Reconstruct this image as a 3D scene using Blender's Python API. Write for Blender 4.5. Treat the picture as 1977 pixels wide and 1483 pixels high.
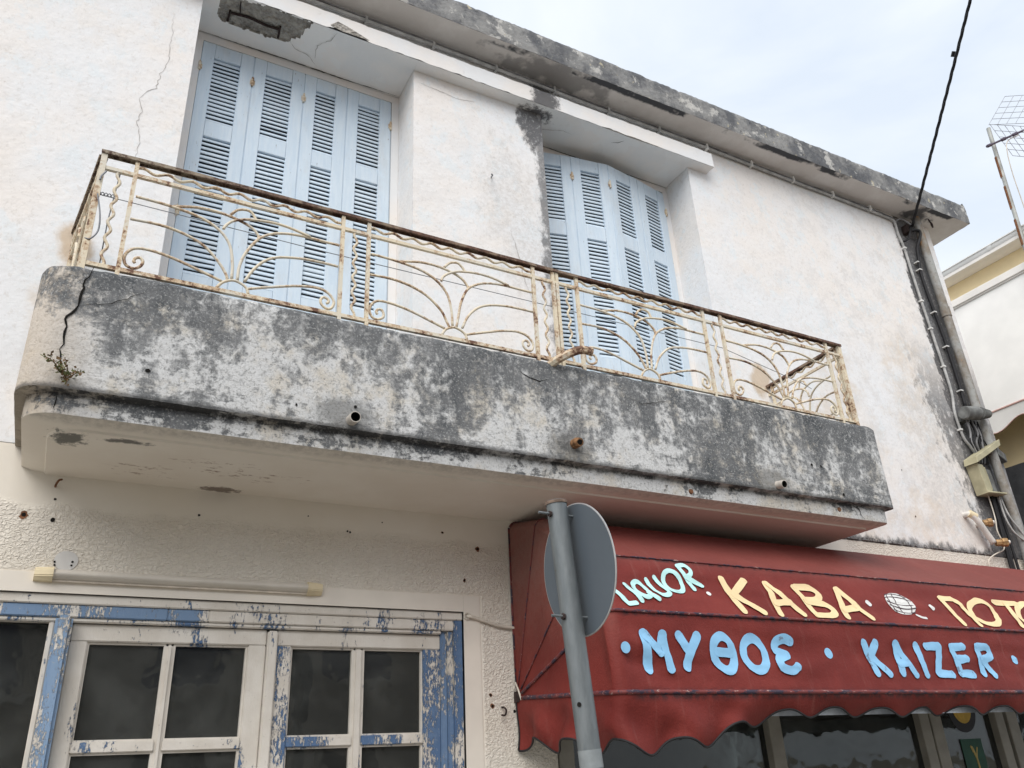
import bpy, bmesh, math, random
from mathutils import Vector, Matrix, noise
random.seed(7)
for o in list(bpy.data.objects):
    bpy.data.objects.remove(o)
SC = bpy.context.scene
COL = SC.collection

# ------------------------------------------------------------------ camera
cd = bpy.data.cameras.new('camera')
cam = bpy.data.objects.new('camera', cd)
COL.objects.link(cam)
cd.sensor_width = 36.0
cd.lens = 36.0 * 1588.71 / 1977.0
cd.clip_start = 0.05
cd.clip_end = 2000
rx, ry, rz = (0.88269629, -0.46758064, -0.04707023), (-0.16445778, -0.40117583, 0.90111686), (-0.44022824, -0.78767144, -0.43101369)
cam.matrix_world = Matrix(((rx[0], ry[0], rz[0], 0), (rx[1], ry[1], rz[1], 0), (rx[2], ry[2], rz[2], 1.6), (0, 0, 0, 1)))
SC.camera = cam

# ------------------------------------------------------------------ sky, sun, exposure
SUN_DIR = Vector((-0.50, -0.62, 0.80)).normalized()      # towards the sun, behind thin cloud
world = bpy.data.worlds.new('World')
SC.world = world
world.use_nodes = True
wt = world.node_tree
wt.nodes.clear()
w_out = wt.nodes.new('ShaderNodeOutputWorld')
w_bg = wt.nodes.new('ShaderNodeBackground')
w_bg.inputs['Strength'].default_value = 0.10
sky = wt.nodes.new('ShaderNodeTexSky')
sky.sky_type = 'NISHITA'
sky.sun_disc = False
sky.sun_elevation = math.asin(SUN_DIR.z)
sky.sun_rotation = math.atan2(SUN_DIR.x, SUN_DIR.y)
w_tc = wt.nodes.new('ShaderNodeTexCoord')
w_map = wt.nodes.new('ShaderNodeMapping')
w_map.inputs['Scale'].default_value = (1.0, 1.0, 2.2)
w_map.inputs['Rotation'].default_value = (0.2, 0.1, 0.5)
w_n = wt.nodes.new('ShaderNodeTexNoise')
w_n.inputs['Scale'].default_value = 2.2
w_n.inputs['Detail'].default_value = 7
w_n.inputs['Roughness'].default_value = 0.52
w_n.inputs['Distortion'].default_value = 0.5
w_r = wt.nodes.new('ShaderNodeValToRGB')
w_r.color_ramp.elements[0].position = 0.34
w_r.color_ramp.elements[0].color = (4.35, 4.8, 5.4, 1)
w_r.color_ramp.elements[1].position = 0.62
w_r.color_ramp.elements[1].color = (5.5, 5.75, 6.05, 1)
w_mix = wt.nodes.new('ShaderNodeMix')
w_mix.data_type = 'RGBA'
w_mix.inputs[0].default_value = 0.92
wt.links.new(w_tc.outputs['Generated'], w_map.inputs['Vector'])
wt.links.new(w_map.outputs['Vector'], w_n.inputs['Vector'])
wt.links.new(w_n.outputs['Fac'], w_r.inputs['Fac'])
wt.links.new(sky.outputs['Color'], w_mix.inputs[6])
wt.links.new(w_r.outputs['Color'], w_mix.inputs[7])
wt.links.new(w_mix.outputs[2], w_bg.inputs['Color'])
wt.links.new(w_bg.outputs['Background'], w_out.inputs['Surface'])

sd = bpy.data.lights.new('sun', 'SUN')
sun = bpy.data.objects.new('sun', sd)
COL.objects.link(sun)
sd.energy = 1.5
sd.angle = math.radians(50)
sd.color = (1.0, 0.95, 0.89)
sun.rotation_euler = (-SUN_DIR).to_track_quat('-Z', 'Y').to_euler()
sun.location = (0, 0, 20)

SC.view_settings.view_transform = 'Standard'
SC.view_settings.look = 'None'
SC.view_settings.gamma = 1.0
SC.view_settings.use_curve_mapping = False
SC.view_settings.exposure = 0.95


# ------------------------------------------------------------------ material helper
class T:
    def __init__(s, name):
        s.m = bpy.data.materials.new(name)
        s.m.use_nodes = True
        s.t = s.m.node_tree
        s.b = s.t.nodes['Principled BSDF']
        s.pos = s.t.nodes.new('ShaderNodeNewGeometry').outputs['Position']
        s._xyz = None

    def N(s, kind, **props):
        n = s.t.nodes.new(kind)
        for k, v in props.items():
            setattr(n, k, v)
        return n

    def put(s, sock, v):
        if isinstance(v, bpy.types.NodeSocket):
            s.t.links.new(v, sock)
        elif v is not None:
            if hasattr(sock.default_value, '__len__') and not hasattr(v, '__len__'):
                v = (v,) * len(sock.default_value)
            if hasattr(v, '__len__') and len(v) == 3 and len(sock.default_value) == 4:
                v = tuple(v) + (1,)
            sock.default_value = v

    def xyz(s):
        if s._xyz is None:
            n = s.N('ShaderNodeSeparateXYZ')
            s.put(n.inputs[0], s.pos)
            s._xyz = n.outputs
        return s._xyz

    def sc(s, k, off=(0, 0, 0)):
        n = s.N('ShaderNodeMapping')
        s.put(n.inputs['Vector'], s.pos)
        n.inputs['Scale'].default_value = k
        n.inputs['Location'].default_value = off
        return n.outputs[0]

    def noise(s, scale, detail=5, rough=0.55, vec=None, dist=0.0):
        n = s.N('ShaderNodeTexNoise')
        s.put(n.inputs['Vector'], vec or s.pos)
        n.inputs['Scale'].default_value = scale
        n.inputs['Detail'].default_value = detail
        n.inputs['Roughness'].default_value = rough
        n.inputs['Distortion'].default_value = dist
        return n.outputs['Fac']

    def vor(s, scale, vec=None, feature='F1', rnd=1.0):
        n = s.N('ShaderNodeTexVoronoi', feature=feature)
        s.put(n.inputs['Vector'], vec or s.pos)
        n.inputs['Scale'].default_value = scale
        n.inputs['Randomness'].default_value = rnd
        return n.outputs['Distance']

    def ma(s, op, a, b=None, c=None):
        n = s.N('ShaderNodeMath', operation=op)
        s.put(n.inputs[0], a)
        if b is not None:
            s.put(n.inputs[1], b)
        if c is not None:
            s.put(n.inputs[2], c)
        return n.outputs[0]

    def add(s, a, b): return s.ma('ADD', a, b)
    def mul(s, a, b): return s.ma('MULTIPLY', a, b)
    def sub(s, a, b): return s.ma('SUBTRACT', a, b)
    def mx(s, a, b): return s.ma('MAXIMUM', a, b)

    def step(s, v, a, b, lo=0.0, hi=1.0):
        n = s.N('ShaderNodeMapRange', interpolation_type='SMOOTHSTEP')
        s.put(n.inputs[0], v)
        flip = a > b
        if flip:
            a, b, lo, hi = b, a, hi, lo
        n.inputs[1].default_value, n.inputs[2].default_value = a, b
        n.inputs[3].default_value, n.inputs[4].default_value = lo, hi
        return n.outputs[0]

    def mix(s, f, a, b, mode='MIX'):
        n = s.N('ShaderNodeMix', data_type='RGBA', blend_type=mode)
        s.put(n.inputs[0], f)
        s.put(n.inputs[6], a)
        s.put(n.inputs[7], b)
        return n.outputs[2]

    def ramp(s, f, stops):
        n = s.N('ShaderNodeValToRGB')
        e = n.color_ramp.elements
        while len(e) < len(stops):
            e.new(0.5)
        for k, (p, c) in enumerate(stops):
            e[k].position = p
            e[k].color = tuple(c) + (1,)
        s.put(n.inputs[0], f)
        return n.outputs[0]

    def attr(s, name):
        n = s.N('ShaderNodeAttribute', attribute_type='OBJECT')
        n.attribute_name = name
        return n.outputs['Fac']

    def blob(s, cx, cz, rx, rz, wob=None, axes=(0, 2)):
        """1 inside an ellipse in the x-z plane, ragged when wob (a 0..1 noise) is given"""
        X = s.xyz()
        dx = s.ma('DIVIDE', s.sub(X[axes[0]], cx), rx)
        dz = s.ma('DIVIDE', s.sub(X[axes[1]], cz), rz)
        d = s.ma('SQRT', s.add(s.mul(dx, dx), s.mul(dz, dz)))
        if wob is not None:
            d = s.add(d, s.mul(s.sub(wob, 0.5), 2.6))
        return s.step(d, 1.1, 0.55)

    def bump(s, h, strength=0.5, dist=0.01, normal=None):
        n = s.N('ShaderNodeBump')
        n.inputs['Strength'].default_value = strength
        n.inputs['Distance'].default_value = dist
        s.put(n.inputs['Height'], h)
        if normal is not None:
            s.put(n.inputs['Normal'], normal)
        return n.outputs[0]

    def out(s, color, rough=0.8, bump=None, metal=0.0, spec=0.3):
        s.put(s.b.inputs['Base Color'], color)
        s.put(s.b.inputs['Roughness'], rough)
        s.put(s.b.inputs['Metallic'], metal)
        s.put(s.b.inputs['Specular IOR Level'], spec)
        if bump is not None:
            s.put(s.b.inputs['Normal'], bump)
        return s.m


MAT = {}


def plain(name, color, rough=0.7, metal=0.0, var=0.15, scale=20, spec=0.3, bump=0.0):
    t = T(name)
    n = t.noise(scale, 5)
    c = t.mix(t.step(n, 0.3, 0.75), tuple(x * (1 - var) for x in color), tuple(min(1, x * (1 + var)) for x in color))
    b = t.bump(n, bump, 0.01) if bump else None
    MAT[name] = t.out(c, rough, b, metal, spec)
    return MAT[name]


def build_materials():
    # ---- old white plaster of the upper floor
    t = T('old_plaster')
    X = t.xyz()
    n1, n2, n3 = t.noise(1.1, 6), t.noise(3.5, 6, 0.6), t.noise(28, 6, 0.65)
    c = t.mix(t.step(n1, 0.38, 0.62), (0.80, 0.765, 0.735), (0.775, 0.785, 0.80))
    c = t.mix(t.mul(t.step(n2, 0.52, 0.66), 0.5), c, (0.79, 0.745, 0.70))
    c = t.mix(t.mul(t.step(t.noise(7, 7, 0.65, t.sc((1, 1, 0.8), (3, 1, 2))), 0.52, 0.64), 0.6), c, (0.72, 0.77, 0.80))
    fl = t.mul(t.step(t.noise(16, 8, 0.72, t.sc((1.3, 1.3, 1.0), (9, 2, 7))), 0.58, 0.67), t.step(n2, 0.40, 0.62))
    c = t.mix(t.mul(fl, 0.42), c, (0.60, 0.56, 0.51))
    dots = t.mul(t.step(t.noise(38, 8, 0.78), 0.615, 0.66), t.step(t.noise(2.3, 5, 0.6, t.sc((1, 1, 1), (2, 9, 4))), 0.44, 0.60))
    c = t.mix(t.mul(dots, 0.75), c, (0.56, 0.49, 0.43))
    rags = t.noise(9, 8, 0.7, t.sc((1.5, 1.5, 0.8)))
    fine = t.noise(45, 6, 0.7)
    fine0 = t.noise(30, 8, 0.76, t.sc((1, 1, 0.8), (2, 2, 2)))
    # tan damp stains low on the right
    tan = t.mx(t.blob(5.35, 3.75, 0.45, 1.1, n2), t.blob(6.1, 3.3, 0.6, 0.35, n2))
    tan = t.mx(tan, t.blob(6.3, 4.6, 0.35, 0.7, n2))
    tan = t.mx(tan, t.blob(-0.22, 3.75, 0.16, 0.35, n2))
    c = t.mix(t.mul(t.mul(tan, t.step(t.noise(8, 8, 0.72), 0.36, 0.62)), 0.60), c, (0.66, 0.575, 0.48))
    gm = t.step(t.noise(7, 9, 0.78, t.sc((1, 1, 0.9), (8, 8, 8))), 0.50, 0.59)
    c = t.mix(t.mul(gm, t.step(X[0], 3.8, 6.8, 0.13, 0.46)), c, (0.60, 0.585, 0.57))
    c = t.mix(t.mul(t.step(fine0, 0.535, 0.62), 0.38), c, (0.59, 0.56, 0.53))
    c = t.mix(t.mul(t.blob(4.5, 4.28, 0.10, 0.16, n2), 0.8), c, (0.55, 0.43, 0.30))
    c = t.mix(t.mul(t.blob(-0.24, 4.16, 0.09, 0.18, n2), 0.8), c, (0.55, 0.43, 0.30))
    # grey dirt patches on the pillar
    dirt_and_shade = t.mx(t.blob(2.35, 5.35, 0.28, 0.55, rags), t.blob(2.5, 4.85, 0.25, 0.5, rags))
    dirt_and_shade = t.mx(dirt_and_shade, t.blob(6.55, 3.85, 0.5, 0.9, rags))
    dirt_and_shade = t.mul(dirt_and_shade, t.step(fine, 0.30, 0.70))
    c = t.mix(t.mul(dirt_and_shade, 0.5), c, (0.50, 0.475, 0.45))
    # black mildew down the pillar edge and round the downpipe
    edge = t.mul(t.step(t.ma('ABSOLUTE', t.sub(X[0], 2.70)), 0.22, 0.0), t.step(X[2], 3.2, 5.6, 0.6, 1.0))
    edge = t.step(t.add(edge, t.mul(t.sub(rags, 0.5), 1.9)), 0.42, 0.78)
    edge = t.mul(edge, t.step(t.ma('ABSOLUTE', t.sub(X[0], 2.67)), 0.34, 0.22))
    top = t.mul(t.blob(2.60, 6.10, 0.15, 0.26, rags), 1.0)
    pipe = t.step(t.add(t.step(t.ma('ABSOLUTE', t.sub(X[0], 6.99)), 0.30, 0.08), t.mul(t.sub(rags, 0.5), 1.7)), 0.42, 0.60)
    pipe = t.mul(pipe, t.step(t.ma('ABSOLUTE', t.sub(X[0], 6.9)), 0.50, 0.24))
    pipe = t.mul(pipe, t.step(X[0], 7.22, 7.13))
    low = t.step(t.add(t.step(t.sub(X[0], t.mul(X[2], -0.22)), 7.05, 7.75), t.mul(t.sub(rags, 0.5), 1.9)), 0.62, 0.90)
    low = t.mul(low, t.step(X[2], 5.3, 4.3))
    hem = t.mul(t.step(t.add(X[2], t.mul(t.sub(rags, 0.5), 0.22)), 3.15, 3.09), t.step(X[0], 4.6, 4.9))
    mil = t.mx(t.mul(edge, 0.75), t.mx(t.mul(top, 0.9), t.mx(t.mul(pipe, 0.92), t.mx(t.mul(low, 0.72), t.mul(hem, 0.85)))))
    mil = t.mul(mil, t.step(fine, 0.22, 0.52, 0.45, 1.0))
    c = t.mix(mil, c, t.mix(t.step(fine, 0.35, 0.7), (0.022, 0.022, 0.026), (0.10, 0.10, 0.104)))
    h = t.add(t.mul(n3, 0.6), t.mul(t.noise(5, 4), 1.4))
    MAT['old_plaster'] = t.out(c, 0.9, t.bump(h, 0.45, 0.012), spec=0.2)

    # ---- textured stucco of the ground floor
    t = T('rough_stucco')
    X = t.xyz()
    warp = t.noise(6, 3)
    v = t.sc((1, 1, 1.35))
    s1 = t.noise(58, 3, 0.5, v, 0.9)
    s2 = t.noise(90, 3, 0.5, v, 0.6)
    band = t.add(X[2], t.mul(t.sub(warp, 0.5), 0.10))
    rough_mask = t.mx(t.step(band, 2.82, 2.76), t.step(X[0], 5.0, 5.1))
    door = t.mul(t.step(X[0], 2.035, 2.02), t.step(X[2], 2.52, 2.50))
    rough_mask = t.mul(rough_mask, t.sub(1.0, door))
    c = t.mix(t.step(t.noise(1.7, 5), 0.35, 0.7), (0.745, 0.69, 0.60), (0.79, 0.745, 0.67))
    c = t.mix(t.mul(t.step(s1, 0.50, 0.36), t.mul(rough_mask, 0.18)), c, (0.55, 0.50, 0.44))
    c = t.mix(t.mul(t.step(t.noise(55, 6, 0.7), 0.67, 0.72), 0.35), c, (0.40, 0.33, 0.26))
    h = t.mul(t.add(t.mul(t.step(s1, 0.25, 0.7), 1.0), t.mul(s2, 0.3)), rough_mask)
    MAT['rough_stucco'] = t.out(c, 0.75, t.bump(t.add(h, t.mul(warp, 0.3)), 0.75, 0.0075), spec=0.3)

    # ---- smooth white plaster (lintel, reveals)
    t = T('smooth_plaster')
    X = t.xyz()
    n1 = t.noise(2.2, 6, 0.6)
    c = t.mix(t.step(n1, 0.4, 0.65), (0.78, 0.75, 0.72), (0.74, 0.75, 0.76))
    rags = t.noise(11, 8, 0.7)
    st = t.mul(t.blob(2.66, 6.25, 0.13, 0.32, rags), 0.9)
    c = t.mix(t.mul(t.step(rags, 0.60, 0.68), 0.3), c, (0.5, 0.48, 0.45))
    c = t.mix(st, c, (0.06, 0.06, 0.065))
    MAT['smooth_plaster'] = t.out(c, 0.85, t.bump(t.noise(14, 6), 0.3, 0.01), spec=0.2)

    # ---- mildewed balcony face
    def mildew(name, lightness):
        t = T(name)
        X = t.xyz()
        par = lightness < 0.5
        big = t.noise(2.1, 5, 0.6, t.sc((1.0, 1.0, 0.75), (4.3, 0, 1.2)))
        mid = t.noise(10.5, 9, 0.74, t.sc((1.0, 1.0, 0.85)), 0.3)
        fine = t.noise(30, 9, 0.78)
        spk = t.noise(75, 7, 0.78)
        run = t.noise(9, 5, 0.6, t.sc((1.4, 1.4, 0.12)))
        lay = t.noise(16, 7, 0.7, t.sc((0.35, 1.0, 2.2)))            # laminar peeling near the bottom
        zg = t.step(X[2], 3.08, 3.62) if par else t.step(X[2], 2.95, 3.07)
        d = t.add(t.mul(t.sub(big, 0.5), 3.0), t.mul(t.sub(mid, 0.5), 2.9))
        d = t.add(d, t.mul(t.sub(fine, 0.5), 2.2))
        d = t.add(d, t.mul(t.sub(spk, 0.5), 1.3))
        d = t.add(d, t.mul(t.sub(run, 0.5), 0.9 if par else 0.6))
        if par:
            d = t.add(d, t.mul(t.sub(zg, 0.42), 0.34))
            d = t.add(d, t.mul(t.step(X[2], 3.56, 3.65), 0.22))
            d = t.add(d, 0.03)
            d = t.sub(d, t.mul(t.mul(t.step(X[0], 0.02, -0.25), t.step(X[2], 3.5, 3.3)), 0.8))
            d = t.add(d, t.mul(t.step(X[0], 2.6, 3.6), 0.14))
            d = t.add(d, t.mul(t.mul(t.sub(lay, 0.5), t.step(X[2], 3.3, 3.1)), 1.6))
            a, b = -0.40, 0.38
        else:
            d = t.add(d, t.mul(t.sub(lay, 0.5), 1.8))
            d = t.add(d, t.mul(t.sub(zg, 0.45), 0.45))
            d = t.sub(d, t.mul(t.step(X[0], 0.6, 3.4), 0.55))
            d = t.add(d, 0.08)
            a, b = -0.14, 0.26
        m = t.step(d, a, b)
        white = t.mix(t.step(t.noise(5.5, 6, 0.65), 0.45, 0.68), (0.66, 0.665, 0.665), (0.62, 0.575, 0.50))
        white = t.mix(t.mul(t.step(fine, 0.50, 0.62), 0.55), white, (0.40, 0.40, 0.395))
        white = t.mix(t.mul(t.step(spk, 0.47, 0.39), 0.7), white, (0.25, 0.25, 0.24))
        white = t.mix(t.mul(t.step(X[0], 0.05, -0.28), 0.6), white, (0.60, 0.50, 0.39))
        grey = t.mix(t.step(mid, 0.38, 0.62), (0.074, 0.081, 0.088), (0.175, 0.18, 0.185))
        grey = t.mix(t.mul(t.step(spk, 0.535, 0.60), 0.75), grey, (0.48, 0.485, 0.48))
        grey = t.mix(t.mul(t.step(fine, 0.47, 0.36), 0.6), grey, (0.055, 0.06, 0.066))
        c = t.mix(m, white, grey)
        c = t.mix(t.mul(t.step(t.noise(14, 6, 0.7, t.sc((1, 1, 1), (7, 7, 7))), 0.65, 0.73), 0.4), c, (0.47, 0.42, 0.31))
        c = t.mix(t.mul(t.step(spk, 0.36, 0.29), 0.7), c, (0.05, 0.05, 0.05))
        if not par:
            c = t.mix(t.mul(t.step(t.add(X[2], t.mul(t.sub(fine, 0.5), 0.09)), 3.03, 3.055), t.step(mid, 0.38, 0.56, 0.25, 0.8)), c, (0.055, 0.055, 0.057))
            c = t.mix(t.step(X[0], -0.21, -0.28, 0.0, 0.8), c, (0.46, 0.41, 0.34))
        else:
            c = t.mix(t.mul(t.step(t.add(X[2], t.mul(t.sub(fine, 0.5), 0.05)), 3.088, 3.066), 0.75), c, (0.06, 0.06, 0.06))
            for (cx, cz) in ((1.035, 3.13), (2.24, 3.14), (3.665, 3.12)):
                c = t.mix(t.mul(t.blob(cx - 0.03, cz, 0.16, 0.09, fine), 0.6), c, (0.09, 0.09, 0.085))
        h = t.add(t.mul(fine, 1.0), t.add(t.mul(m, -0.5), t.add(t.mul(mid, 0.8), t.mul(spk, 0.5))))
        MAT[name] = t.out(c, 0.92, t.bump(h, 0.8, 0.012), spec=0.12)
    mildew('mildewed_parapet', 0.0)
    mildew('mildewed_slab_edge', 1.0)

    # ---- roof edge
    t = T('lichened_concrete')
    X = t.xyz()
    mid, fine = t.noise(5, 7, 0.66, t.sc((1, 1, 0.8))), t.noise(30, 7, 0.7)
    c = t.mix(t.step(mid, 0.36, 0.62), (0.13, 0.135, 0.145), (0.30, 0.30, 0.295))
    c = t.mix(t.mul(t.step(t.noise(8, 6, 0.65, t.sc((1, 1, 1), (2, 5, 1))), 0.56, 0.64), 0.8), c, (0.58, 0.57, 0.54))
    c = t.mix(t.mul(t.step(t.noise(13, 4, 0.5, t.sc((1, 1, 1), (6, 1, 1))), 0.66, 0.70), 0.7), c, (0.55, 0.50, 0.36))
    c = t.mix(t.mul(t.step(fine, 0.42, 0.30), 0.6), c, (0.05, 0.05, 0.055))
    MAT['lichened_concrete'] = t.out(c, 0.95, t.bump(t.add(fine, mid), 0.8, 0.02), spec=0.15)

    # ---- underside of the roof
    t = T('eave_soffit')
    X = t.xyz()
    n1 = t.noise(3, 6, 0.6)
    c = t.mix(t.step(n1, 0.38, 0.66), (0.64, 0.61, 0.585), (0.74, 0.72, 0.70))
    run = t.noise(1.5, 5, 0.6)
    wet = t.step(t.add(X[1], t.mul(t.sub(t.noise(12, 6, 0.65), 0.5), 0.05)), 3.925, 3.905)
    wet = t.mul(wet, t.step(run, 0.47, 0.53))
    wet = t.mx(wet, t.mul(t.blob(7.05, 3.98, 0.20, 0.10, t.noise(9, 6), (0, 1)), 0.9))
    wet = t.mx(wet, t.mul(t.blob(2.75, 3.98, 0.55, 0.14, t.noise(7, 6), (0, 1)), 0.55))
    c = t.mix(t.mul(wet, 0.95), c, (0.045, 0.05, 0.06))
    MAT['eave_soffit'] = t.out(c, 0.9, t.bump(t.noise(25, 6), 0.3, 0.01), spec=0.2)

    # ---- underside of the balcony and of the lintel
    t = T('balcony_soffit')
    X = t.xyz()
    c = t.mix(t.step(t.noise(2.4, 6, 0.6), 0.35, 0.68), (0.74, 0.685, 0.605), (0.79, 0.745, 0.67))
    sp = t.noise(30, 6, 0.7, t.sc((0.5, 1.4, 1)))
    m = t.mx(t.blob(0.62, 3.76, 0.30, 0.12, t.noise(5, 5), (0, 1)), t.blob(0.25, 3.9, 0.22, 0.10, t.noise(5, 5), (0, 1)))
    c = t.mix(t.mul(t.mul(m, t.step(sp, 0.56, 0.63)), 0.8), c, (0.20, 0.10, 0.06))
    c = t.mix(t.mul(t.blob(-0.08, 3.60, 0.07, 0.08, t.noise(30, 7, 0.7), (0, 1)), 0.85), c, (0.07, 0.075, 0.07))
    c = t.mix(t.mul(t.blob(0.13, 3.56, 0.10, 0.03, t.noise(30, 7, 0.7), (0, 1)), 0.85), c, (0.09, 0.09, 0.085))
    c = t.mix(t.mul(t.blob(0.60, 4.06, 0.10, 0.05, t.noise(34, 7, 0.7), (0, 1)), 0.8), c, (0.12, 0.08, 0.06))
    lip = t.mul(t.step(X[1], 3.50, 3.44), t.step(t.noise(26, 7, 0.72), 0.35, 0.65, 0.25, 0.9))
    c = t.mix(t.mul(lip, 0.6), c, (0.30, 0.285, 0.26))
    MAT['balcony_soffit'] = t.out(c, 0.8, t.bump(t.noise(9, 5, 0.6, t.sc((0.4, 2.0, 1))), 0.35, 0.01), spec=0.25)

    t = T('lintel_soffit')
    c = t.mix(t.step(t.noise(2.6, 5, 0.55), 0.42, 0.62), (0.86, 0.835, 0.81), (0.80, 0.805, 0.805))
    pt = t.step(t.noise(3.1, 7, 0.6, t.sc((1, 1, 1), (5, 3, 2))), 0.55, 0.57)
    c = t.mix(t.mul(pt, 0.45), c, (0.86, 0.875, 0.875))
    c = t.mix(t.mul(t.blob(2.62, 4.12, 0.16, 0.10, t.noise(11, 7, 0.7), (0, 1)), 0.9), c, (0.06, 0.06, 0.07))
    MAT['lintel_soffit'] = t.out(c, 0.88, t.bump(t.noise(16, 5), 0.25, 0.008), spec=0.2)

    t = T('bare_concrete')
    a, b = t.noise(16, 8, 0.72), t.vor(38)
    c = t.ramp(a, [(0.28, (0.16, 0.15, 0.14)), (0.48, (0.36, 0.34, 0.31)), (0.70, (0.52, 0.49, 0.44))])
    c = t.mix(t.step(b, 0.10, 0.02), c, (0.45, 0.42, 0.38))
    MAT['bare_concrete'] = t.out(c, 0.95, t.bump(t.add(a, b), 1.0, 0.02), spec=0.1)

    # ---- painted wood
    t = T('blue_shutter_paint')
    X = t.xyz()
    g = t.noise(14, 6, 0.65, t.sc((3.0, 3.0, 0.35)))
    c = t.mix(t.step(g, 0.35, 0.68), (0.56, 0.67, 0.775), (0.625, 0.72, 0.805))
    c = t.mix(t.mul(t.step(t.noise(2.2, 4), 0.45, 0.7), 0.35), c, (0.66, 0.735, 0.785))
    chip = t.noise(26, 8, 0.75, t.sc((2.2, 2.2, 0.6)))
    c = t.mix(t.mul(t.step(chip, 0.645, 0.665), 0.8), c, (0.23, 0.22, 0.215))
    c = t.mix(t.mul(t.step(X[2], 4.35, 4.1), t.mul(t.step(chip, 0.52, 0.60), 0.5)), c, (0.36, 0.36, 0.36))
    oi = t.N('ShaderNodeObjectInfo')
    c = t.mix(t.step(oi.outputs['Random'], 0.55, 1.0, 0.0, 0.22), c, (0.47, 0.53, 0.58))
    c = t.mix(t.mul(t.step(t.noise(5, 6, 0.65, t.sc((1, 1, 0.4), (1, 6, 2))), 0.52, 0.68), 0.30), c, (0.50, 0.52, 0.53))
    MAT['blue_shutter_paint'] = t.out(c, 0.6, t.bump(t.add(g, t.mul(chip, 0.5)), 0.3, 0.004), spec=0.3)

    t = T('flaking_blue_white_paint')
    pe = t.attr('peel')
    a = t.noise(58, 9, 0.78, t.sc((1.6, 1.6, 0.55)))
    b = t.noise(5, 5, 0.6, t.sc((1.5, 1.0, 0.5)))
    d = t.add(t.mul(a, 1.0), t.add(t.mul(t.sub(b, 0.5), 1.1), t.add(pe, 0.035)))
    m = t.step(d, 0.66, 0.685)
    white = t.mix(t.step(t.noise(6, 5), 0.35, 0.7), (0.60, 0.56, 0.50), (0.69, 0.655, 0.60))
    white = t.mix(t.mul(t.step(t.noise(40, 6, 0.7), 0.63, 0.70), 0.6), white, (0.30, 0.27, 0.24))
    blue = t.mix(t.attr('paleness'), (0.075, 0.138, 0.262), (0.22, 0.32, 0.465))
    blue = t.mix(t.mul(t.step(t.noise(18, 6, 0.7), 0.45, 0.75), 0.4), blue, (0.19, 0.28, 0.42))
    blue = t.mix(t.mul(t.step(t.noise(70, 7, 0.75), 0.60, 0.66), 0.5), blue, (0.42, 0.42, 0.40))
    rim = t.mul(t.step(d, 0.630, 0.655), t.sub(1.0, m))
    c = t.mix(m, t.mix(t.mul(rim, 0.35), white, (0.30, 0.29, 0.28)), blue)
    MAT['flaking_blue_white_paint'] = t.out(c, 0.65, t.bump(t.add(t.mul(m, -1.0), t.mul(a, 0.4)), 0.9, 0.005), spec=0.3)

    # ---- rusting cream railing
    t = T('rusty_cream_paint')
    a, b = t.noise(11, 8, 0.7), t.noise(60, 6, 0.7)
    ru = t.attr('rust')
    d = t.add(t.add(t.mul(t.sub(a, 0.5), 1.5), t.mul(t.sub(b, 0.5), 0.9)), t.add(ru, 0.63))
    c = t.mix(t.step(t.noise(6, 4), 0.4, 0.65), (0.71, 0.625, 0.475), (0.66, 0.62, 0.53))
    c = t.mix(t.mul(t.step(d, 0.64, 0.78), 0.75), c, (0.46, 0.31, 0.19))
    c = t.mix(t.step(d, 0.80, 0.92), c, t.mix(b, (0.075, 0.042, 0.034), (0.22, 0.115, 0.075)))
    MAT['rusty_cream_paint'] = t.out(c, 0.75, t.bump(d, 0.6, 0.004), spec=0.25)

    t = T('rusted_handrail')
    a, b = t.noise(7, 8, 0.7), t.noise(45, 7, 0.72)
    c = t.mix(t.step(b, 0.35, 0.65), (0.070, 0.045, 0.038), (0.18, 0.105, 0.075))
    c = t.mix(t.mul(t.step(a, 0.50, 0.58), 0.6), c, (0.34, 0.27, 0.20))
    c = t.mix(t.mul(t.step(t.xyz()[0], 0.9, -0.1), t.step(b, 0.42, 0.60)), c, (0.33, 0.29, 0.23))
    MAT['rusted_handrail'] = t.out(c, 0.9, t.bump(b, 0.7, 0.006), spec=0.2)

    # ---- awning vinyl
    t = T('red_awning_vinyl')
    X = t.xyz()
    geo = [n for n in t.t.nodes if n.type == 'NEW_GEOMETRY'][0]
    n1, n2 = t.noise(3.0, 6, 0.6), t.noise(26, 7, 0.7)
    c = t.mix(t.step(n1, 0.35, 0.66), (0.150, 0.024, 0.020), (0.195, 0.034, 0.028))
    dust = t.mul(t.step(X[2], 2.50, 2.62), 0.42)
    c = t.mix(dust, c, (0.24, 0.092, 0.080))
    sidedust = t.mul(t.step(X[0], 2.30, 2.25), t.step(X[2], 2.0, 2.7))
    c = t.mix(t.mul(sidedust, t.step(n2, 0.2, 0.7, 0.25, 0.65)), c, (0.24, 0.15, 0.125))
    c = t.mix(t.mul(t.step(n2, 0.58, 0.66), 0.3), c, (0.13, 0.022, 0.022))
    scratch = t.noise(46, 6, 0.75, t.sc((1.0, 1.0, 1.0)), 2.5)
    c = t.mix(t.mul(t.step(scratch, 0.715, 0.735), 0.55), c, (0.60, 0.42, 0.38))
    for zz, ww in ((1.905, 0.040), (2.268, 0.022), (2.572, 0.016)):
        dirt_and_shade = t.step(t.ma('ABSOLUTE', t.sub(X[2], zz)), ww, 0.0)  # ragged black band painting in the shadow line above and below each rod
        c = t.mix(t.mul(t.mul(dirt_and_shade, t.step(X[0], 2.26, 2.34)), t.step(n2, 0.38, 0.58, 0.0, 0.9)), c, (0.030, 0.022, 0.024))
    streak = t.noise(7, 6, 0.7, t.sc((2.4, 0.4, 0.25), (1, 2, 3)))
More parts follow.
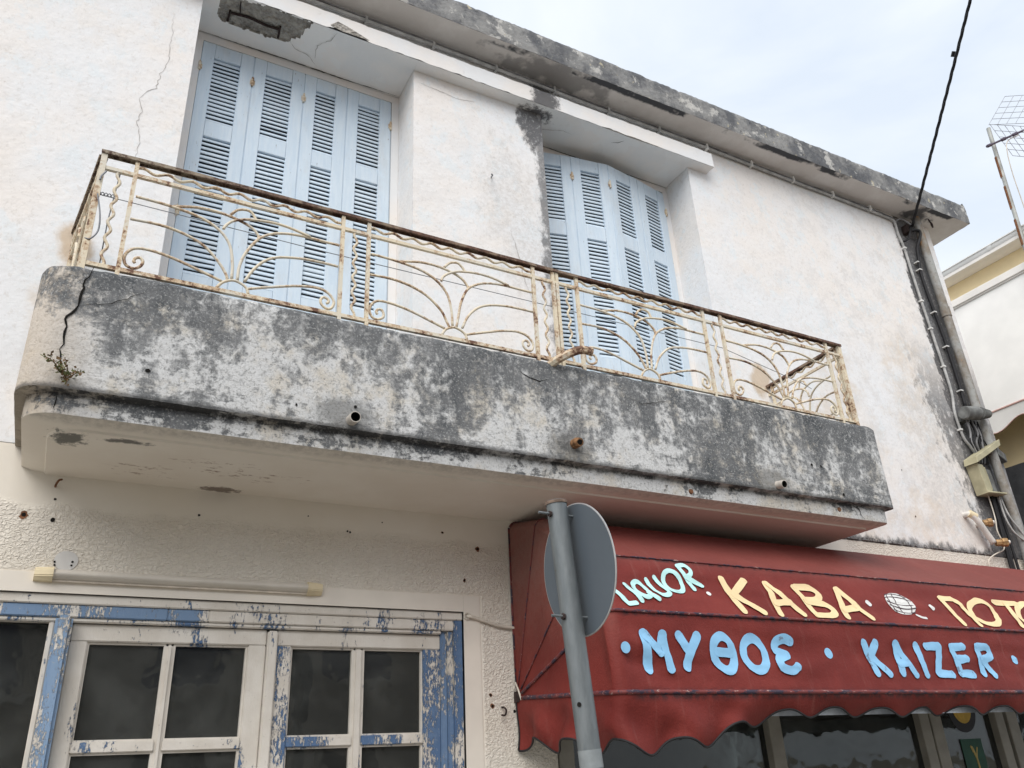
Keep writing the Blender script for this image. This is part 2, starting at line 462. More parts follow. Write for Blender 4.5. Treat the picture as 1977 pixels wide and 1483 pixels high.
    c = t.mix(t.mul(t.step(streak, 0.56, 0.72), 0.35), c, (0.26, 0.10, 0.085))
    c = t.mix(geo.outputs['Backfacing'], c, (0.55, 0.60, 0.66))
    MAT['red_awning_vinyl'] = t.out(c, 0.58, t.bump(t.add(t.mul(n1, 1.0), t.mul(t.noise(120, 3), 0.12)), 0.5, 0.03), spec=0.16)

    def paint(name, col, worn):
        t = T(name)
        a, b = t.noise(13, 7, 0.7), t.noise(4, 3)
        c = t.mix(t.step(t.noise(9, 4), 0.3, 0.7), col, tuple(x * 0.88 for x in col))
        c = t.mix(t.mul(t.step(t.add(a, t.mul(t.sub(b, 0.5), 0.6)), 0.66, 0.72), worn), c, (0.10, 0.05, 0.05))
        MAT[name] = t.out(c, 0.5, None, spec=0.3)
    paint('sky_blue_sign_paint', (0.27, 0.54, 0.80), 0.6)
    paint('pale_cyan_sign_paint', (0.52, 0.83, 0.82), 0.2)
    paint('cream_sign_paint', (0.84, 0.66, 0.38), 0.4)
    paint('white_sign_paint', (0.72, 0.72, 0.70), 0.5)
    plain('dark_sign_line', (0.08, 0.05, 0.06))

    t = T('worn_piping')
    a = t.noise(22, 7, 0.7, t.sc((0.5, 1, 1)))
    c = t.mix(t.step(a, 0.45, 0.52), (0.040, 0.030, 0.050), (0.17, 0.04, 0.038))
    c = t.mix(t.step(t.noise(60, 6, 0.75, t.sc((0.4, 1, 1), (3, 0, 0))), 0.58, 0.64), c, (0.42, 0.29, 0.26))
    MAT['worn_piping'] = t.out(c, 0.55)

    t = T('rusty_pipe')
    a, z = t.noise(5, 6, 0.65, t.sc((1, 1, 0.6))), t.noise(40, 6, 0.7)
    c = t.mix(t.step(a, 0.40, 0.60), (0.34, 0.345, 0.335), (0.23, 0.20, 0.165))
    c = t.mix(t.step(a, 0.57, 0.66), c, (0.40, 0.22, 0.10))
    c = t.mix(t.mul(t.step(z, 0.5, 0.7), 0.5), c, (0.10, 0.09, 0.08))
    MAT['rusty_pipe'] = t.out(c, 0.8, t.bump(z, 0.3, 0.005))

    t = T('galvanised_steel')
    a, b = t.noise(30, 6, 0.65, t.sc((1, 1, 0.25))), t.vor(50)
    c = t.mix(t.step(a, 0.3, 0.7), (0.145, 0.165, 0.175), (0.205, 0.225, 0.235))
    c = t.mix(t.mul(t.step(t.noise(16, 6, 0.7), 0.66, 0.70), 0.5), c, (0.12, 0.10, 0.09))
    MAT['galvanised_steel'] = t.out(c, 0.5, t.bump(a, 0.15, 0.003), 0.35, 0.4)

    plain('sign_back_grey', (0.115, 0.138, 0.162), 0.5, 0.1, 0.05, 6, 0.35)
    plain('bare_edge_metal', (0.50, 0.50, 0.50), 0.4, 0.5)
    plain('rust', (0.20, 0.095, 0.05), 0.9, 0, 0.4, 40, 0.2, 0.4)
    plain('pole_cap_metal', (0.22, 0.16, 0.125), 0.8, 0.2, 0.4, 30)
    plain('bright_rust', (0.24, 0.13, 0.065), 0.9, 0, 0.5, 60, 0.2, 0.5)
    plain('dark_rust', (0.045, 0.032, 0.03), 0.9, 0, 0.4, 40, 0.2)
    plain('black_rubber', (0.018, 0.018, 0.02), 0.6)
    plain('crack_dark', (0.02, 0.019, 0.018), 1.0, 0, 0.2, 40, 0.0)
    plain('hairline_grey', (0.46, 0.44, 0.42), 1.0, 0, 0.2, 40, 0.0)
    plain('grey_conduit', (0.42, 0.42, 0.41), 0.7, 0, 0.25, 12)
    plain('dull_conduit', (0.22, 0.22, 0.225), 0.7, 0, 0.35, 9)
    plain('white_clip', (0.7, 0.7, 0.68), 0.6)
    plain('white_cable', (0.66, 0.61, 0.53), 0.6, 0, 0.15, 15)
    plain('plastic_drain', (0.52, 0.48, 0.43), 0.6, 0, 0.2, 20)
    plain('yellowed_plastic', (0.72, 0.62, 0.42), 0.5, 0, 0.12, 9)
    plain('tube_diffuser', (0.60, 0.56, 0.50), 0.35, 0, 0.08, 5, 0.4)
    plain('tube_base', (0.56, 0.50, 0.42), 0.6)
    plain('beige_box', (0.42, 0.39, 0.26), 0.6, 0, 0.18, 8)
    plain('grey_box', (0.17, 0.175, 0.17), 0.75, 0, 0.35, 14)
    plain('brass', (0.40, 0.25, 0.12), 0.6, 0.3, 0.4, 40)
    plain('white_pipe', (0.68, 0.66, 0.62), 0.7, 0, 0.15, 10)
    plain('stem_green', (0.12, 0.13, 0.05), 0.8, 0, 0.4, 60)
    plain('dry_leaf', (0.19, 0.12, 0.06), 0.8, 0, 0.4, 60)
    plain('grey_wire', (0.20, 0.21, 0.23), 0.5, 0.4)
    plain('cream_metal', (0.60, 0.55, 0.43), 0.7, 0, 0.2, 25)
    plain('antenna_mast', (0.36, 0.37, 0.35), 0.6, 0.2, 0.3, 9)
    plain('antenna_grid', (0.36, 0.38, 0.41), 0.5, 0.4)
    plain('antenna_boom', (0.10, 0.085, 0.12), 0.6)
    plain('ochre_render', (0.87, 0.72, 0.45), 0.85, 0, 0.05, 4)
    plain('white_gutter', (0.84, 0.84, 0.82), 0.45, 0, 0.05, 4)
    plain('white_soffit', (0.84, 0.81, 0.76), 0.8, 0, 0.05, 4)
    plain('white_awning_cloth', (0.86, 0.85, 0.82), 0.8, 0, 0.04, 3)
    plain('awning_seam', (0.55, 0.36, 0.32), 0.8)
    plain('roof_tile', (0.40, 0.18, 0.10), 0.85, 0, 0.25, 12)
    plain('shop_frame', (0.30, 0.285, 0.25), 0.5, 0, 0.12, 8)
    plain('poster_green', (0.012, 0.075, 0.045), 0.5)
    plain('poster_gold', (0.55, 0.42, 0.16), 0.5)
    plain('sticker_yellow', (0.62, 0.40, 0.06), 0.5)
    plain('sticker_black', (0.02, 0.02, 0.025), 0.5)
    plain('room_dark', (0.085, 0.08, 0.075), 0.9, 0, 0.2, 2)
    plain('room_cloth', (0.30, 0.26, 0.21), 0.9, 0, 0.2, 6)
    plain('room_blue', (0.05, 0.07, 0.16), 0.9, 0, 0.2, 6)
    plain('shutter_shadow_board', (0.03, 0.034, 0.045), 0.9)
    plain('filler_grey', (0.60, 0.59, 0.57), 0.8, 0, 0.06, 12)

    plain('pale_lining', (0.60, 0.66, 0.74), 0.35, 0, 0.35, 9, 0.5)
    plain('tape_grey', (0.25, 0.275, 0.285), 0.45, 0, 0.1, 30)
    plain('opposite_render', (0.72, 0.67, 0.59), 0.9, 0, 0.1, 2)
    plain('pale_screed', (0.52, 0.50, 0.46), 0.9, 0, 0.15, 4)
    plain('door_plaster', (0.76, 0.71, 0.635), 0.75, 0, 0.07, 3, 0.3, 0.15)
    t = T('stained_dark_render')
    a = t.noise(3, 7, 0.65, t.sc((1, 1, 0.5)))
    c = t.ramp(a, [(0.3, (0.018, 0.02, 0.024)), (0.55, (0.05, 0.052, 0.056)), (0.75, (0.11, 0.11, 0.11))])
    MAT['stained_dark_render'] = t.out(c, 0.9, t.bump(t.noise(20, 5), 0.4, 0.01))

    t = T('paving')
    br = t.N('ShaderNodeTexBrick')
    t.put(br.inputs['Vector'], t.pos)
    br.inputs['Scale'].default_value = 2.5
    br.inputs['Color1'].default_value = (0.43, 0.385, 0.325, 1)
    br.inputs['Color2'].default_value = (0.38, 0.345, 0.295, 1)
    br.inputs['Mortar'].default_value = (0.15, 0.14, 0.13, 1)
    MAT['paving'] = t.out(t.mix(t.mul(t.noise(6, 6), 0.5), br.outputs['Color'], (0.22, 0.21, 0.19)), 0.85)
    t = T('asphalt')
    a = t.noise(60, 6, 0.7)
    MAT['asphalt'] = t.out(t.mix(a, (0.11, 0.105, 0.097), (0.20, 0.19, 0.172)), 0.9, t.bump(a, 0.5, 0.01))
    t = T('dry_earth')
    MAT['dry_earth'] = t.out(t.mix(t.noise(0.3, 6), (0.20, 0.18, 0.13), (0.30, 0.27, 0.21)), 0.95)

    # ---- window glass: a thin dusty pane
    t = T('dusty_glass')
    tr = t.N('ShaderNodeBsdfTransparent')
    tr.inputs[0].default_value = (0.34, 0.37, 0.36, 1)
    gl = t.N('ShaderNodeBsdfGlossy')
    gl.inputs['Roughness'].default_value = 0.03
    df = t.N('ShaderNodeBsdfDiffuse')
    t.put(df.inputs['Color'], (0.22, 0.23, 0.22))
    fr = t.N('ShaderNodeFresnel')
    fr.inputs['IOR'].default_value = 1.5
    wob = t.bump(t.noise(2.3, 3), 0.25, 0.02)
    t.put(gl.inputs['Normal'], wob)
    dust = t.step(t.noise(3.2, 7, 0.65), 0.40, 0.75, 0.10, 0.24)
    m1, m2 = t.N('ShaderNodeMixShader'), t.N('ShaderNodeMixShader')
    t.put(m1.inputs[0], dust)
    t.put(m1.inputs[1], tr.outputs[0])
    t.put(m1.inputs[2], df.outputs[0])
    t.put(m2.inputs[0], t.mul(fr.outputs[0], 0.85))
    t.put(m2.inputs[1], m1.outputs[0])
    t.put(m2.inputs[2], gl.outputs[0])
    t.put([n for n in t.t.nodes if n.type == 'OUTPUT_MATERIAL'][0].inputs[0], m2.outputs[0])
    MAT['dusty_glass'] = t.m


build_materials()


# ------------------------------------------------------------------ mesh helpers
class MB:
    def __init__(s):
        s.v, s.f, s.mi = [], [], []

    def add(s, vs, fs, mi=0):
        k = len(s.v)
        s.v += [tuple(v) for v in vs]
        s.f += [tuple(i + k for i in f) for f in fs]
        s.mi += [mi] * len(fs)
        return s

    def box(s, a, b, mi=0):
        (x0, y0, z0), (x1, y1, z1) = a, b
        return s.add([(x0, y0, z0), (x1, y0, z0), (x1, y1, z0), (x0, y1, z0), (x0, y0, z1), (x1, y0, z1), (x1, y1, z1), (x0, y1, z1)],
                     [(0, 3, 2, 1), (4, 5, 6, 7), (0, 1, 5, 4), (1, 2, 6, 5), (2, 3, 7, 6), (3, 0, 4, 7)], mi)

    def tube(s, pts, r, n=8, mi=0, cap=True, phase=0.0):
        pts = [Vector(p) for p in pts]
        rs = r if isinstance(r, (list, tuple)) else [r] * len(pts)
        rings, up = [], None
        for i, p in enumerate(pts):
            d = (pts[min(i + 1, len(pts) - 1)] - pts[max(i - 1, 0)]).normalized()
            if up is None:
                a = Vector((0, 0, 1)) if abs(d.z) < 0.9 else Vector((1, 0, 0))
                up = (a - d * a.dot(d)).normalized()
            else:
                up = (up - d * up.dot(d)).normalized()
            w = d.cross(up)
            rings.append([p + (up * math.cos(phase + 2 * math.pi * j / n) + w * math.sin(phase + 2 * math.pi * j / n)) * rs[i] for j in range(n)])
        vs = [q for rg in rings for q in rg]
        fs = []
        for i in range(len(pts) - 1):
            for j in range(n):
                fs.append((i * n + j, i * n + (j + 1) % n, (i + 1) * n + (j + 1) % n, (i + 1) * n + j))
        if cap:
            fs.append(tuple(reversed(range(n))))
            fs.append(tuple((len(pts) - 1) * n + j for j in range(n)))
        return s.add(vs, fs, mi)

    def grid(s, rows, mi=0, closed=False):
        n = len(rows[0])
        vs = [p for r in rows for p in r]
        fs = []
        for i in range(len(rows) - 1):
            for j in range(n - (0 if closed else 1)):
                fs.append((i * n + j, i * n + (j + 1) % n, (i + 1) * n + (j + 1) % n, (i + 1) * n + j))
        return s.add(vs, fs, mi)

    def build(s, name, mats, parent=None, smooth=False, **props):
        me = bpy.data.meshes.new(name)
        me.from_pydata(s.v, [], s.f)
        for m in (mats if isinstance(mats, (list, tuple)) else [mats]):
            me.materials.append(MAT[m])
        if any(s.mi):
            me.polygons.foreach_set('material_index', s.mi)
        bm = bmesh.new()
        bm.from_mesh(me)
        if not props.pop('keep_normals', False):
            bmesh.ops.recalc_face_normals(bm, faces=bm.faces)
        bm.to_mesh(me)
        bm.free()
        if smooth:
            me.polygons.foreach_set('use_smooth', [True] * len(me.polygons))
            if smooth != 'all':
                me.set_sharp_from_angle(angle=math.radians(40))
        me.update()
        o = bpy.data.objects.new(name, me)
        COL.objects.link(o)
        if parent:
            o.parent = parent
            o.matrix_parent_inverse = parent.matrix_basis.inverted()
        for k, v in props.items():
            o[k] = v
        return o


def bevel(o, w=0.004, seg=1):
    bm = bmesh.new()
    bm.from_mesh(o.data)
    bmesh.ops.bevel(bm, geom=[e for e in bm.edges if len(e.link_faces) == 2 and e.calc_face_angle(0) > 0.6], offset=w, segments=seg, affect='EDGES', clamp_overlap=True)
    bm.to_mesh(o.data)
    bm.free()
    return o


def thing(name, label, cat, loc=(0, 0, 0), group=None):
    o = bpy.data.objects.new(name, None)
    o.empty_display_size = 0.2
    COL.objects.link(o)
    o.location = loc
    bpy.context.view_layer.update() if False else None
    o['label'] = label
    o['category'] = cat
    if group:
        o['group'] = group
    return o


def tag(o, label, cat, group=None):
    o['label'], o['category'] = label, cat
    if group:
        o['group'] = group
    return o


def struct(o):
    o['kind'] = 'structure'
    return o


def cat_rom(pts, n=5):
    """smooth curve through the points"""
    P = [Vector(p) for p in pts]
    P = [P[0] * 2 - P[1]] + P + [P[-1] * 2 - P[-2]]
    out = []
    for i in range(1, len(P) - 2):
        a, b, c, d = P[i - 1], P[i], P[i + 1], P[i + 2]
        for k in range(n):
            t = k / n
            out.append(0.5 * ((2 * b) + (c - a) * t + (2 * a - 5 * b + 4 * c - d) * t * t + (3 * b - a - 3 * c + d) * t ** 3))
    out.append(P[-2])
    return out


def nz(x, y, z, s=1.0):
    return noise.noise(Vector((x * s, y * s, z * s)))


YW = 4.10            # plane of the facade

# ------------------------------------------------------------------ ground
g = MB().add([(-300, -300, 0), (300, -300, 0), (300, 300, 0), (-300, 300, 0)], [(0, 1, 2, 3)])
struct(g.build('ground', 'dry_earth'))
g = MB().add([(-80, -5.0, 0.004), (80, -5.0, 0.004), (80, 2.0, 0.004), (-80, 2.0, 0.004)], [(0, 1, 2, 3)])
struct(g.build('road', 'asphalt'))
pv = MB().box((-80, 2.0, -0.1), (80, 4.3, 0.12)).build('pavement', 'paving')
struct(pv)

# ------------------------------------------------------------------ the old building
bld = thing('old_house', 'white two-storey house with peeling plaster, stained balcony and flat concrete roof edge', 'house', (3.0, YW, 0))
UP = MAT
# upper wall: blocks round the two window recesses, butted end to end
W1, W2 = (0.17, 1.617), (2.67, 4.12)
ZT, ZS = 6.575, 6.235
def wall_block(x0, x1, z0, z1, y0=YW, y1=4.75, mat='old_plaster', name='wall'):
    m = MB()
    nx, nzz = max(2, int((x1 - x0) / 0.09)), max(2, int((z1 - z0) / 0.09))
    def pt(i, j):
        x, z = x0 + (x1 - x0) * i / nx, z0 + (z1 - z0) * j / nzz
        return (x, y0 + 0.006 * abs(nz(x, 0, z, 1.3)) + 0.002 * abs(nz(x, 3, z, 6)), z)
    rows = [[pt(i, j) for i in range(nx + 1)] for j in range(nzz + 1)]
    m.grid(rows)
    back = [(x0, y1, z0), (x1, y1, z0), (x1, y1, z1), (x0, y1, z1)]
    m.add(back, [(3, 2, 1, 0)])
    # side skirts
    lft = [r[0] for r in rows]; rgt = [r[-1] for r in rows]
    for edge, xx in ((lft, x0), (rgt, x1)):
        m.grid([edge, [(xx + 0.005 * nz(7 * p[2], xx, 0.3) * 0.0, y1, p[2]) for p in edge]])
    for edge, zz in ((rows[0], z0), (rows[-1], z1)):
        m.grid([edge, [(p[0], y1, zz) for p in edge]])
    return m.build(name, mat, bld, smooth=True)
wall_block(-7.0, W1[0], 3.075, ZT)
wall_block(W1[1], W2[0], 3.075, ZT)
wall_block(W2[1], 7.37, 3.075, ZT)
for (a, b) in (W1, W2):
    MB().box((a, YW + 0.002, ZS + 0.03), (b, 4.75, ZT)).build('wall', 'old_plaster', bld)
    MB().box((a, YW + 0.002, 3.0), (b, 4.75, 3.34)).build('wall', 'old_plaster', bld)
MB().box((-7.0, 4.752, 0.0), (7.36, 12.0, 6.57)).build('rear_wall', 'old_plaster', bld)
# ragged hem where the upper plaster ends above the stucco on the right
m = MB()
for i in range(90):
    x = 4.95 + i * 0.027
    if random.random() < 0.72:
        w, h = random.uniform(0.012, 0.035), random.uniform(0.008, 0.028)
        m.box((x, YW - 0.012, 3.079), (x + w, YW + 0.004, 3.079 + h))
m.build('plaster_hem', 'old_plaster', bld, kind='stuff')

# ground-floor wall with the openings for the door and the shop window
def low(x0, x1, z0, z1, name='wall'):
    return MB().box((x0, YW, z0), (x1, 4.75, z1)).build(name, 'rough_stucco', bld)
DX0, DX1, DZ = -0.75, 1.918, 2.415
SX0, SX1, SZ = 2.45, 6.95, 2.35
low(-7.0, DX0, 0, 3.07)
low(DX0, DX1, DZ, 3.07)
low(DX1, SX0, 0, 3.07)
low(SX0, SX1, SZ, 3.07)
low(SX1, 7.365, 0, 3.07)
low(SX0, SX1, 0, 0.5)
# smooth plaster margin round the door
MB().box((DX1, YW - 0.006, 0.12), (2.012, YW + 0.05, 2.50)).build('door_surround', 'door_plaster', bld)
MB().box((-0.9, YW - 0.0065, DZ), (DX1 - 0.001, YW + 0.05, 2.50)).build('door_surround', 'door_plaster', bld)

# closed rooms behind the glass
for (x0, x1, y0, y1, z0, z1) in ((DX0 - 0.1, 2.1, 4.76, 4.765, 0.1, 2.9),):
    pass
def room(x0, x1, z1, y1):
    m = MB()
    y0 = 4.26
    m.add([(x0, y0, 0.1), (x1, y0, 0.1), (x1, y1, 0.1), (x0, y1, 0.1), (x0, y0, z1), (x1, y0, z1), (x1, y1, z1), (x0, y1, z1)],
          [(0, 1, 2, 3), (4, 7, 6, 5), (1, 2, 6, 5), (2, 3, 7, 6), (3, 0, 4, 7)])
    return m.build('interior', 'room_dark', bld)
room(DX0 + 0.002, DX1 - 0.002, DZ - 0.002, 4.745)
room(SX0 + 0.002, SX1 - 0.002, SZ - 0.002, 4.745)

# lintel: a long hood over both windows; soffit runs back to the shutters
HX0, HX1, HY, HZ0, HZ1 = -0.6, 4.33, 4.0, ZS, 6.385
m = MB()
n = 220
def hood_edge(x, k):
    return 0.006 * nz(x, k, 0, 9) + 0.004 * nz(x, k, 0, 31)
top = [(HX0 + (HX1 - HX0) * i / n, HY + 0.004 + 0.004 * nz(i * 0.3, 1, 2), HZ1 + hood_edge(HX0 + (HX1 - HX0) * i / n, 4)) for i in range(n + 1)]
bot = []
for i in range(n + 1):
    x = HX0 + (HX1 - HX0) * i / n
    chip = max(0.0, 0.045 - 0.3 * abs(x - 1.10)) if 0.95 < x < 1.3 else 0
    chip += max(0.0, 0.020 * nz(x, 2, 2, 14) + 0.004) if 3.2 < x < 3.75 else 0
    chip += 0.012 * max(0, nz(x, 5, 9, 20)) if x < 2.6 else 0
    bot.append((x, HY + 0.002 * nz(x, 3, 3, 8), HZ0 + hood_edge(x, 1) * 0.5 + chip))
m.grid([bot, top])
m.grid([top, [(p[0], YW + 0.01, HZ1) for p in top]])
m.add([bot[-1], (HX1, YW + 0.01, HZ0), (HX1, YW + 0.01, HZ1), top[-1]], [(0, 1, 2, 3)])
m.build('lintel', 'smooth_plaster', bld, smooth=True)
# soffit sheet with the spalled hole above the first window
HOLE = [(0.276, 4.231), (0.343, 4.246), (0.412, 4.251), (0.5, 4.246), (0.586, 4.254), (0.67, 4.253), (0.755, 4.232), (0.748, 4.191), (0.80, 4.171), (0.83, 4.07), (0.847, 4.015), (0.673, 4.012), (0.569, 4.012), (0.30, 4.05), (0.28, 4.10), (0.273, 4.178)]
def inside(x, y, poly):
    r = False
    for i in range(len(poly)):
        (x1, y1), (x2, y2) = poly[i], poly[i - 1]
        if (y1 > y) != (y2 > y) and x < (x2 - x1) * (y - y1) / (y2 - y1) + x1:
            r = not r
    return r
def soffit(x0, x1, y0, y1, hole, step):
    m = MB()
    nx, ny = int((x1 - x0) / step), int((y1 - y0) / step)
    rows, ins = [], {}
    for j in range(ny + 1):
        row = []
        for i in range(nx + 1):
            x, y = x0 + (x1 - x0) * i / nx, y0 + (y1 - y0) * j / ny
            jx, jy = x + 0.016 * nz(x, y, 1, 30), y + 0.016 * nz(x, y, 5, 30)
            h = hole and inside(jx, jy, hole)
            z = HZ0
            if h:
                z += 0.014 + 0.010 * nz(x, y, 0, 22) + 0.006 * nz(x, y, 0, 60) - (0.006 if y < 4.14 else 0)
            else:
                z += 0.0015 * nz(x, y, 0, 5)
            ins[(i, j)] = h
            row.append((x, y, z))
        rows.append(row)
    for j in range(ny):
        for i in range(nx):
            q = [(i, j), (i + 1, j), (i + 1, j + 1), (i, j + 1)]
            k = 1 if any(ins[c] for c in q) else 0
            m.add([rows[b][a] for a, b in q], [(0, 1, 2, 3)], k)
    bm = bmesh.new()
    return m
def weld(o, d=0.0005):
    bm = bmesh.new()
    bm.from_mesh(o.data)
    bmesh.ops.remove_doubles(bm, verts=bm.verts, dist=d)
    bmesh.ops.recalc_face_normals(bm, faces=bm.faces)
    bm.to_mesh(o.data)
    bm.free()
    return o
weld(soffit(W1[0] + 0.001, W1[1] - 0.001, HY + 0.003, 4.50, HOLE, 0.009).build('lintel_soffit', ['lintel_soffit', 'bare_concrete'], bld))
weld(soffit(W2[0] + 0.001, W2[1] - 0.001, HY + 0.003, 4.50, None, 0.05).build('lintel_soffit', ['lintel_soffit', 'bare_concrete'], bld))
for (a, b) in ((HX0, W1[0]), (W1[1], W2[0]), (W2[1], HX1)):
    MB().add([(a, HY + 0.003, HZ0), (b, HY + 0.003, HZ0), (b, YW + 0.006, HZ0), (a, YW + 0.006, HZ0)], [(0, 1, 2, 3)]).build('lintel_soffit', 'lintel_soffit', bld)
# rusty reinforcement showing in the hole
def bar(pts, r):
    return MB().tube(cat_rom(pts, 4), r, 6).build('reinforcement_bar', 'dark_rust', bld, smooth='all')
bar([(0.352, 4.163, 6.236), (0.464, 4.146, 6.232), (0.564, 4.160, 6.233), (0.668, 4.161, 6.236)], 0.009)
bar([(0.343, 4.140, 6.242), (0.344, 4.20, 6.236), (0.342, 4.252, 6.246)], 0.007)
bar([(0.668, 4.133, 6.242), (0.672, 4.19, 6.235), (0.676, 4.246, 6.246)], 0.007)
bar([(0.392, 4.05, 6.243), (0.398, 4.10, 6.240), (0.405, 4.138, 6.240)], 0.004)
# grey scab where the lintel edge has broken off
m = MB()
sp = [(0.97, 6.262), (1.02, 6.318), (1.10, 6.300), (1.18, 6.272), (1.25, 6.246), (1.16, 6.243), (1.05, 6.240)]
for k in range(len(sp)):
    a, b = sp[k], sp[(k + 1) % len(sp)]
    m.add([(1.08, HY - 0.001, 6.268), (a[0], HY - 0.0035, a[1]), (b[0], HY - 0.0035, b[1])], [(0, 1, 2)])
m.build('broken_edge', 'bare_concrete', bld)
m = MB()
rowa, rowb = [], []
for i in range(60):
    x = 3.18 + 0.55 * i / 59
    rowa.append((x, HY - 0.003, 6.233 + 0.016 * max(0, nz(x, 0, 4, 11) + 0.3) * (1 - abs(i / 29.5 - 1))))
    rowb.append((x, HY + 0.07 * max(0.1, nz(x, 9, 4, 8)) * (1 - abs(i / 29.5 - 1)), 6.231))
m.grid([rowa, rowb])
m.build('broken_edge', 'bare_concrete', bld)

# window frames behind the shutters
for (a, b) in (W1, W2):
    MB().box((a + 0.001, 4.40, 6.168), (b - 0.001, 4.52, 6.231)).build('window_frame', 'cream_metal' if False else 'smooth_plaster', bld)
    MB().box((a + 0.001, 4.395, 3.34), (a + 0.055, 4.52, 6.167)).build('window_frame', 'smooth_plaster', bld)
    MB().box((b - 0.055, 4.395, 3.34), (b - 0.001, 4.52, 6.167)).build('window_frame', 'smooth_plaster', bld)
    MB().box((a + 0.056, 4.49, 3.34), (b - 0.056, 4.52, 6.167)).build('shadow_backing', 'shutter_shadow_board', bld)  # near-black sheet painting in the shade seen between the slats

# roof slab with its stained edge
EX1, EY, EZ0, EZ1 = 7.72, 3.855, 6.58, 6.83
m = MB()
n = 620
xs = [-7.0 + (EX1 + 7.0) * i / n for i in range(n + 1)]
f_rows = []
for j in range(9):
    z = EZ0 + (EZ1 - EZ0) * j / 8
    f_rows.append([(min(x, EX1 - (0.02 if j == 8 else 0)), EY + 0.004 * nz(x, 0, z, 9) + 0.005 * nz(x, 2, z, 30) + (0.02 if j == 8 else 0) + (0.004 if j == 0 else 0), z + (0.010 * nz(x, 1, 0, 7) + 0.009 * nz(x, 1, 5, 26) if j >= 7 else 0)) for x in xs])
m.grid(f_rows)
m.grid([f_rows[-1], [(x, 12.0, EZ1 + 0.02) for x in xs]])
side = [[(EX1 - (0.02 if j == 8 else 0), EY + (12 - EY) * (i / 40) ** 1.6, EZ0 + (EZ1 - EZ0) * j / 8 + 0.006 * nz(i, j, 0, 0.7)) for i in range(41)] for j in range(9)]
m.grid(side)
m.build('roof_slab', 'lichened_concrete', bld, smooth=True)
m = MB()
m.add([(-7.0, EY + 0.004, EZ0 - 0.002), (EX1 - 0.003, EY + 0.004, EZ0 - 0.002), (EX1 - 0.003, 12, EZ0 - 0.002), (-7.0, 12, EZ0 - 0.002)], [(0, 1, 2, 3)])
m.build('roof_soffit', 'eave_soffit', bld)

# ---------------------------------------------------------------- balcony (parapet, slab edge, soffit)
BX0, BX1, BY = -0.30, 4.70, 3.37
def plan(ins, step=0.02):
    """outline of the balcony from the left wall round the front to the right wall, inset by ins"""
    x0, x1, y0 = BX0 + ins, BX1 - ins, BY + ins
    rl, rr = 0.13, 0.05
    pts = []
    def seg(a, b):
        k = max(1, int((Vector(b) - Vector(a)).length / step))
        for i in range(k):
            pts.append((a[0] + (b[0] - a[0]) * i / k, a[1] + (b[1] - a[1]) * i / k))
    seg((x0, YW + 0.02), (x0, y0 + rl))
    for i in range(12):
        a = math.pi + (math.pi / 2) * i / 12
        pts.append((x0 + rl + rl * math.cos(a), y0 + rl + rl * math.sin(a)))
    seg((x0 + rl, y0), (x1 - rr, y0))
    for i in range(6):
        a = 1.5 * math.pi + (math.pi / 2) * i / 6
        pts.append((x1 - rr + rr * math.cos(a), y0 + rr + rr * math.sin(a)))
    seg((x1, y0 + rr), (x1, YW + 0.02))
    pts.append((x1, YW + 0.02))
    return pts
base = plan(0.0)
def rows_for(profile, rough=1.0):
    out = []
    for ins, z in profile:
        p = plan(ins)
        row = []
        for (x, y) in p:
            k = 0.5 * (abs(nz(x, y, z, 3.1)) * 0.008 + abs(nz(x, y, z, 12)) * 0.005 + abs(nz(x, y, z, 33)) * 0.003) * rough
            yy = y + k if y < BY + 0.2 else y
            dz = 0
            if z > 3.615:
                dz = 0.010 * nz(x, y, 0, 3.5) + 0.007 * nz(x, y, 0, 15) + 0.004 * nz(x, y, 0, 40)
            if z < 3.075 and z > 3.05:
                dz = 0.004 * nz(x, y, 0, 8) + 0.003 * nz(x, y, 3, 30)
            row.append((x, yy, z + dz))
        out.append(row)
    return out
balc = MB()
prof = [(0.0, 3.062)] + [(0.0, 3.062 + 0.545 * j / 26) for j in range(1, 27)] + [(0.006, 3.622), (0.022, 3.632), (0.07, 3.636), (0.11, 3.63), (0.118, 3.60), (0.12, 3.35)]
n_same = len(plan(0.0))
def resample(rows):
    k = min(len(r) for r in rows)
    return [[r[int(round(i * (len(r) - 1) / (k - 1)))] for i in range(k)] for r in rows]
rr_ = rows_for(prof)
balc.grid(resample(rr_))
par = balc.build('parapet', 'mildewed_parapet', bld, smooth='all')
m = MB()
m.grid(resample(rows_for([(0.0, 3.062), (0.022, 3.058), (0.040, 3.056)])))
m.grid(resample(rows_for([(0.040, 3.057), (0.040, 3.02), (0.040, 2.99), (0.042, 2.968)])))
m.build('slab_edge', 'mildewed_slab_edge', bld, smooth=True)
m = MB()
m.grid(resample(rows_for([(0.042, 2.968), (0.085, 2.955), (0.135, 2.950), (0.14, 2.941)], 0.6)))
q = [(p[0], p[1], 2.941) for p in plan(0.14)]
m.add(q, [tuple(range(len(q)))])
m.build('balcony_soffit', 'balcony_soffit', bld, smooth=True)
m = MB()
q = [(p[0], p[1], 3.36) for p in plan(0.115, 0.2)]
m.add(q, [tuple(range(len(q)))])
m.build('balcony_floor', 'pale_screed', bld)

